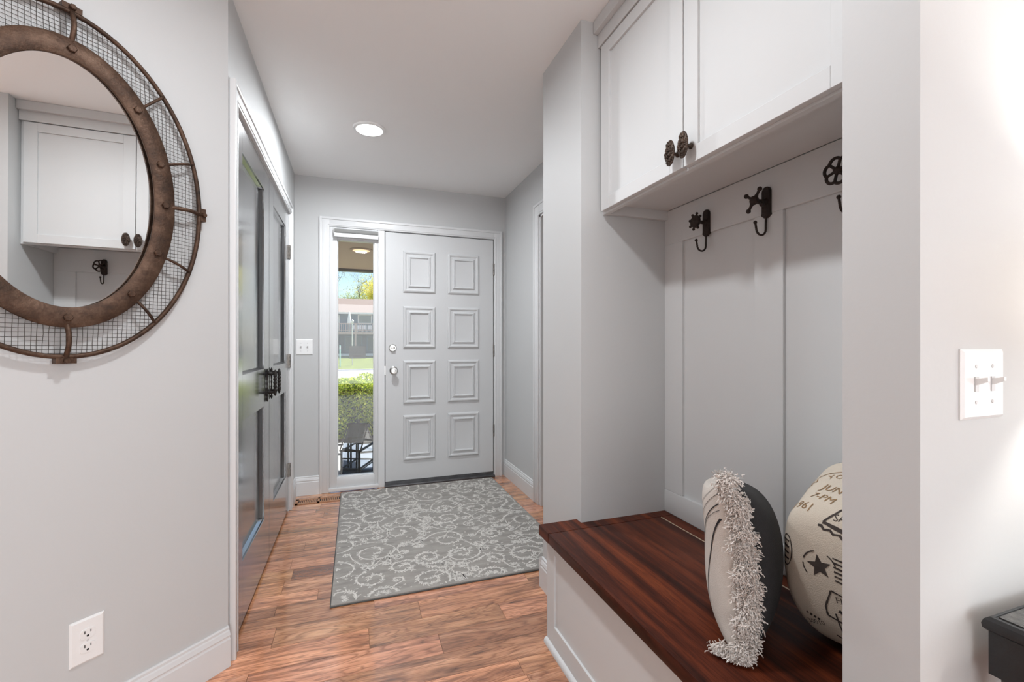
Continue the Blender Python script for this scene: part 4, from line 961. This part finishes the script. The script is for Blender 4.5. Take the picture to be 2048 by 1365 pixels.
r_ = MB(); r_.add([(-10, HY-1.0, 4.95), (14, HY-1.0, 4.95), (14, HY+4.5, 7.15), (-10, HY+4.5, 7.15), (14, HY+10, 4.95), (-10, HY+10, 4.95), (-10, HY-1.0, 4.80), (14, HY-1.0, 4.80), (14, HY+10, 4.8), (-10, HY+10, 4.8)], [(0, 1, 2, 3), (3, 2, 4, 5), (0, 6, 7, 1), (6, 9, 8, 7), (5, 4, 8, 9), (0, 3, 5, 9, 6), (1, 7, 8, 4, 2)])
r_.build('roof', 'shingle', hs, smooth=False); MB().box(-10, 14, HY-1.08, HY-1.0, 4.78, 4.98).build('gutter', 'hwhite', hs, smooth=False)
def hwin(x0, x1, z0, z1, fm='hwhite'):
    f = MB(); e = .13
    f.box(x0, x0+e, HY-.08, HY+.02, z0, z1).box(x1-e, x1, HY-.08, HY+.02, z0, z1).box(x0, x1, HY-.08, HY+.02, z0, z0+e).box(x0, x1, HY-.08, HY+.02, z1-e, z1)
    o = f.build('window', fm, hs, smooth=False); MB().box(x0+e, x1-e, HY-.04, HY-.02, z0+e, z1-e).build('pane', 'hglass', o, smooth=False)
hwin(.35, 2.05, 3.62, 4.82); hwin(-3.2, -1.75, 2.75, 4.75); hwin(3.2, 4.6, 3.6, 4.8); hwin(-1.2, .9, .2, 2.1, 'siding'); hwin(1.4, 3.4, .2, 2.1, 'siding'); hwin(-5.5, -3.6, .2, 2.1, 'siding')
bl = tag(empty('balcony', (2, HY-1.2, 2.3)), None); bl.parent = hs; bl.location = Vector((2, HY-1.2, 2.3))-hs.location
MB().box(-9, 13, HY-2.2, HY, 2.30, 2.55).build('balcony_deck', 'hrail', bl, smooth=False)
MB().box(-9, 13, HY-2.24, HY-2.16, 3.50, 3.60).build('top_rail', 'hrail', bl, smooth=False); MB().box(-9, 13, HY-2.23, HY-2.17, 2.72, 2.79).build('bottom_rail', 'hrail', bl, smooth=False)
bal = None; xk = -5.0
while xk < 7:
    if bal is None: bal = MB().box(xk-.03, xk+.03, HY-2.22, HY-2.18, 2.55, 3.52).build('baluster', 'hrail', bl, smooth=False); xk0 = xk
    else: inst(bal, bl, (xk-xk0, 0, 0))
    xk += .25
for x in (-4.9, -2.35, .1, 2.45, 5): MB().box(x-.08, x+.08, HY-2.27, HY-2.13, -.3, 3.62).build('post', 'hrail', bl, smooth=False)
# patio umbrella, chairs
um = tag(empty('patio_umbrella', (-.62, HY-1.5, 2.55)), 'white closed patio umbrella on the far balcony', 'umbrella')
MB().lathe([(.02, 1.0), (.24, 1.02), (.27, 1.12), (.20, 1.6), (.13, 2.1), (.05, 2.45), (.02, 2.55)], (-.62, HY-1.5, 2.55), 'z', 12).build('canopy', 'hwhite', um); MB().tube([(-.62, HY-1.5, 2.56), (-.62, HY-1.5, 5.1)], .03, 8).build('pole', 'hwhite', um)
chp = None
for i, x in enumerate((-.05, .55, 1.12, 1.72)):
    ch = tag(empty('patio_chair', (x, HY-1.35, 2.55)), 'white patio chair behind the far balcony railing', 'chair', 'white chairs on the far balcony')
    MB().box(x-.25, x+.25, HY-1.6, HY-1.1, 2.92, 2.97).build('seat', 'hwhite', ch, smooth=False); MB().box(x-.25, x+.25, HY-1.14, HY-1.09, 2.95, 3.42).build('backrest', 'hwhite', ch, smooth=False)
    for sx in (-.22, .22):
        for sy in (-1.57, -1.13): MB().box(x+sx-.02, x+sx+.02, HY+sy-.02, HY+sy+.02, 2.552, 2.93).build('leg', 'hwhite', ch, smooth=False)
def lawn_z(y): return -1.12+(y-42.2)/(62-42.2)*.9
lp_ = tag(empty('lamp_post', (-.22, 46, lawn_z(46))), 'slim grey yard lamp post on the far lawn', 'lamp post')
MB().tube([(-.22, 46, lawn_z(46)-.05), (-.22, 46, 3.1)], .055, 8).build('post', 'nickel', lp_); MB().lathe([(.06, 0), (.12, .05), (.13, .25), (.16, .27), (.02, .4)], (-.22, 46, 3.1), 'z', 10).build('lamp_head', 'nickel', lp_)
hy = tag(empty('fire_hydrant', (-1.62, 44.2, lawn_z(44.2))), 'red fire hydrant at the far lawn edge', 'hydrant')
M['red'] = mat('hydrant_red', (.5, .05, .03), .5, var=.1)
zh = lawn_z(44.2)-.02
MB().lathe([(.16, 0), (.16, .06), (.11, .08), (.11, .45), (.15, .47), (.14, .53), (.08, .62), (.03, .66), (.03, .70)], (-1.62, 44.2, zh), 'z', 14).build('barrel', 'red', hy); MB().lathe([(.06, -.2), (.06, .2)], (-1.62, 44.2, zh+.36), 'x', 10).build('side_outlet', 'red', hy)
mk = tag(empty('utility_marker', (-1.30, 45, lawn_z(45))), 'pale green utility marker post on the far lawn', 'post')
MB().bbox(-1.36, -1.24, 44.97, 45.03, lawn_z(45)-.02, 1.0, .02, 1).build('marker_board', mat('marker_plastic', (.45, .75, .65), .5, var=.03), mk); MB().box(-1.365, -1.235, 44.965, 45.035, .65, .9).build('marker_cap', 'hwhite', mk, smooth=False)
# trees behind the house
M['bark'] = mat('tree_bark', (.10, .08, .065), .9, bump=.5, bscale=20, var=.3); M['yleaf'] = leaf_mat('spring_leaf', (.70, .62, .06), (.95, .85, .16), .5); M['gleaf'] = leaf_mat('pale_green_leaf', (.34, .42, .12), (.62, .64, .25), .5)
def branch(mb, p, d, L, r, depth, rn, tips):
    pts = [p]; q = p
    for k in range(4): d = (d+Vector((rn.gauss(0, .12), rn.gauss(0, .12), rn.gauss(.04, .08)))).normalized(); q = q+d*L/4; pts.append(q)
    mb.tube(pts, [r*(1-.4*k/4) for k in range(5)], 6, cap=False); tips.append(q)
    if depth == 0: return
    for k in range(rn.randint(2, 3)):
        nd = (d+Vector((rn.gauss(0, .55), rn.gauss(0, .55), rn.gauss(.1, .3)))).normalized(); branch(mb, q, nd, L*rn.uniform(.6, .85), r*.58, depth-1, rn, tips)
def tree(name, label, x, y, z0, h0, seed, leafm, nleaf, spread, size):
    rn = random.Random(seed); t = tag(empty(name, (x, y, z0)), label, 'tree', 'trees behind the far house'); mb = MB(); tips = []
    branch(mb, Vector((x, y, z0)), Vector((rn.gauss(0, .05), 0, 1)), h0, h0*.045, 5, rn, tips); mb.build('trunk_and_branches', 'bark', t)
    m = MB(); tt = tips[len(tips)//8:]
    for k in range(nleaf):
        c = rn.choice(tt); leaf(m, c+Vector((rn.gauss(0, spread), rn.gauss(0, spread), rn.gauss(0, spread))), rn.uniform(.5, 1)*size, rn.uniform(.4, .7)*size, rn)
    tag(m.build('foliage', leafm, t, smooth=False), kind='stuff')
tree('budding_tree', 'nearly bare tree with dark branches left of the yellow crown', -2.0, 71, 0, 4.0, 3, 'gleaf', 1500, .6, .16)
tree('leafy_tree', 'yellow-green spring tree rising over the pale roof', 3.0, 87, 0, 4.0, 12, 'yleaf', 16000, 1.0, .32)
tree('leafy_tree', 'pale green spring tree between the bare tree and the yellow crown', .8, 106, 0, 3.9, 15, 'gleaf', 6000, 1.0, .30)
tree('leafy_tree', 'broad yellow-green tree behind the right end of the far house', 14, 80, 0, 4.6, 19, 'yleaf', 9000, 1.0, .36)
tree('leafy_tree', 'broad pale green tree behind the left end of the far house', -14, 82, 0, 4.6, 23, 'gleaf', 9000, 1.0, .36)
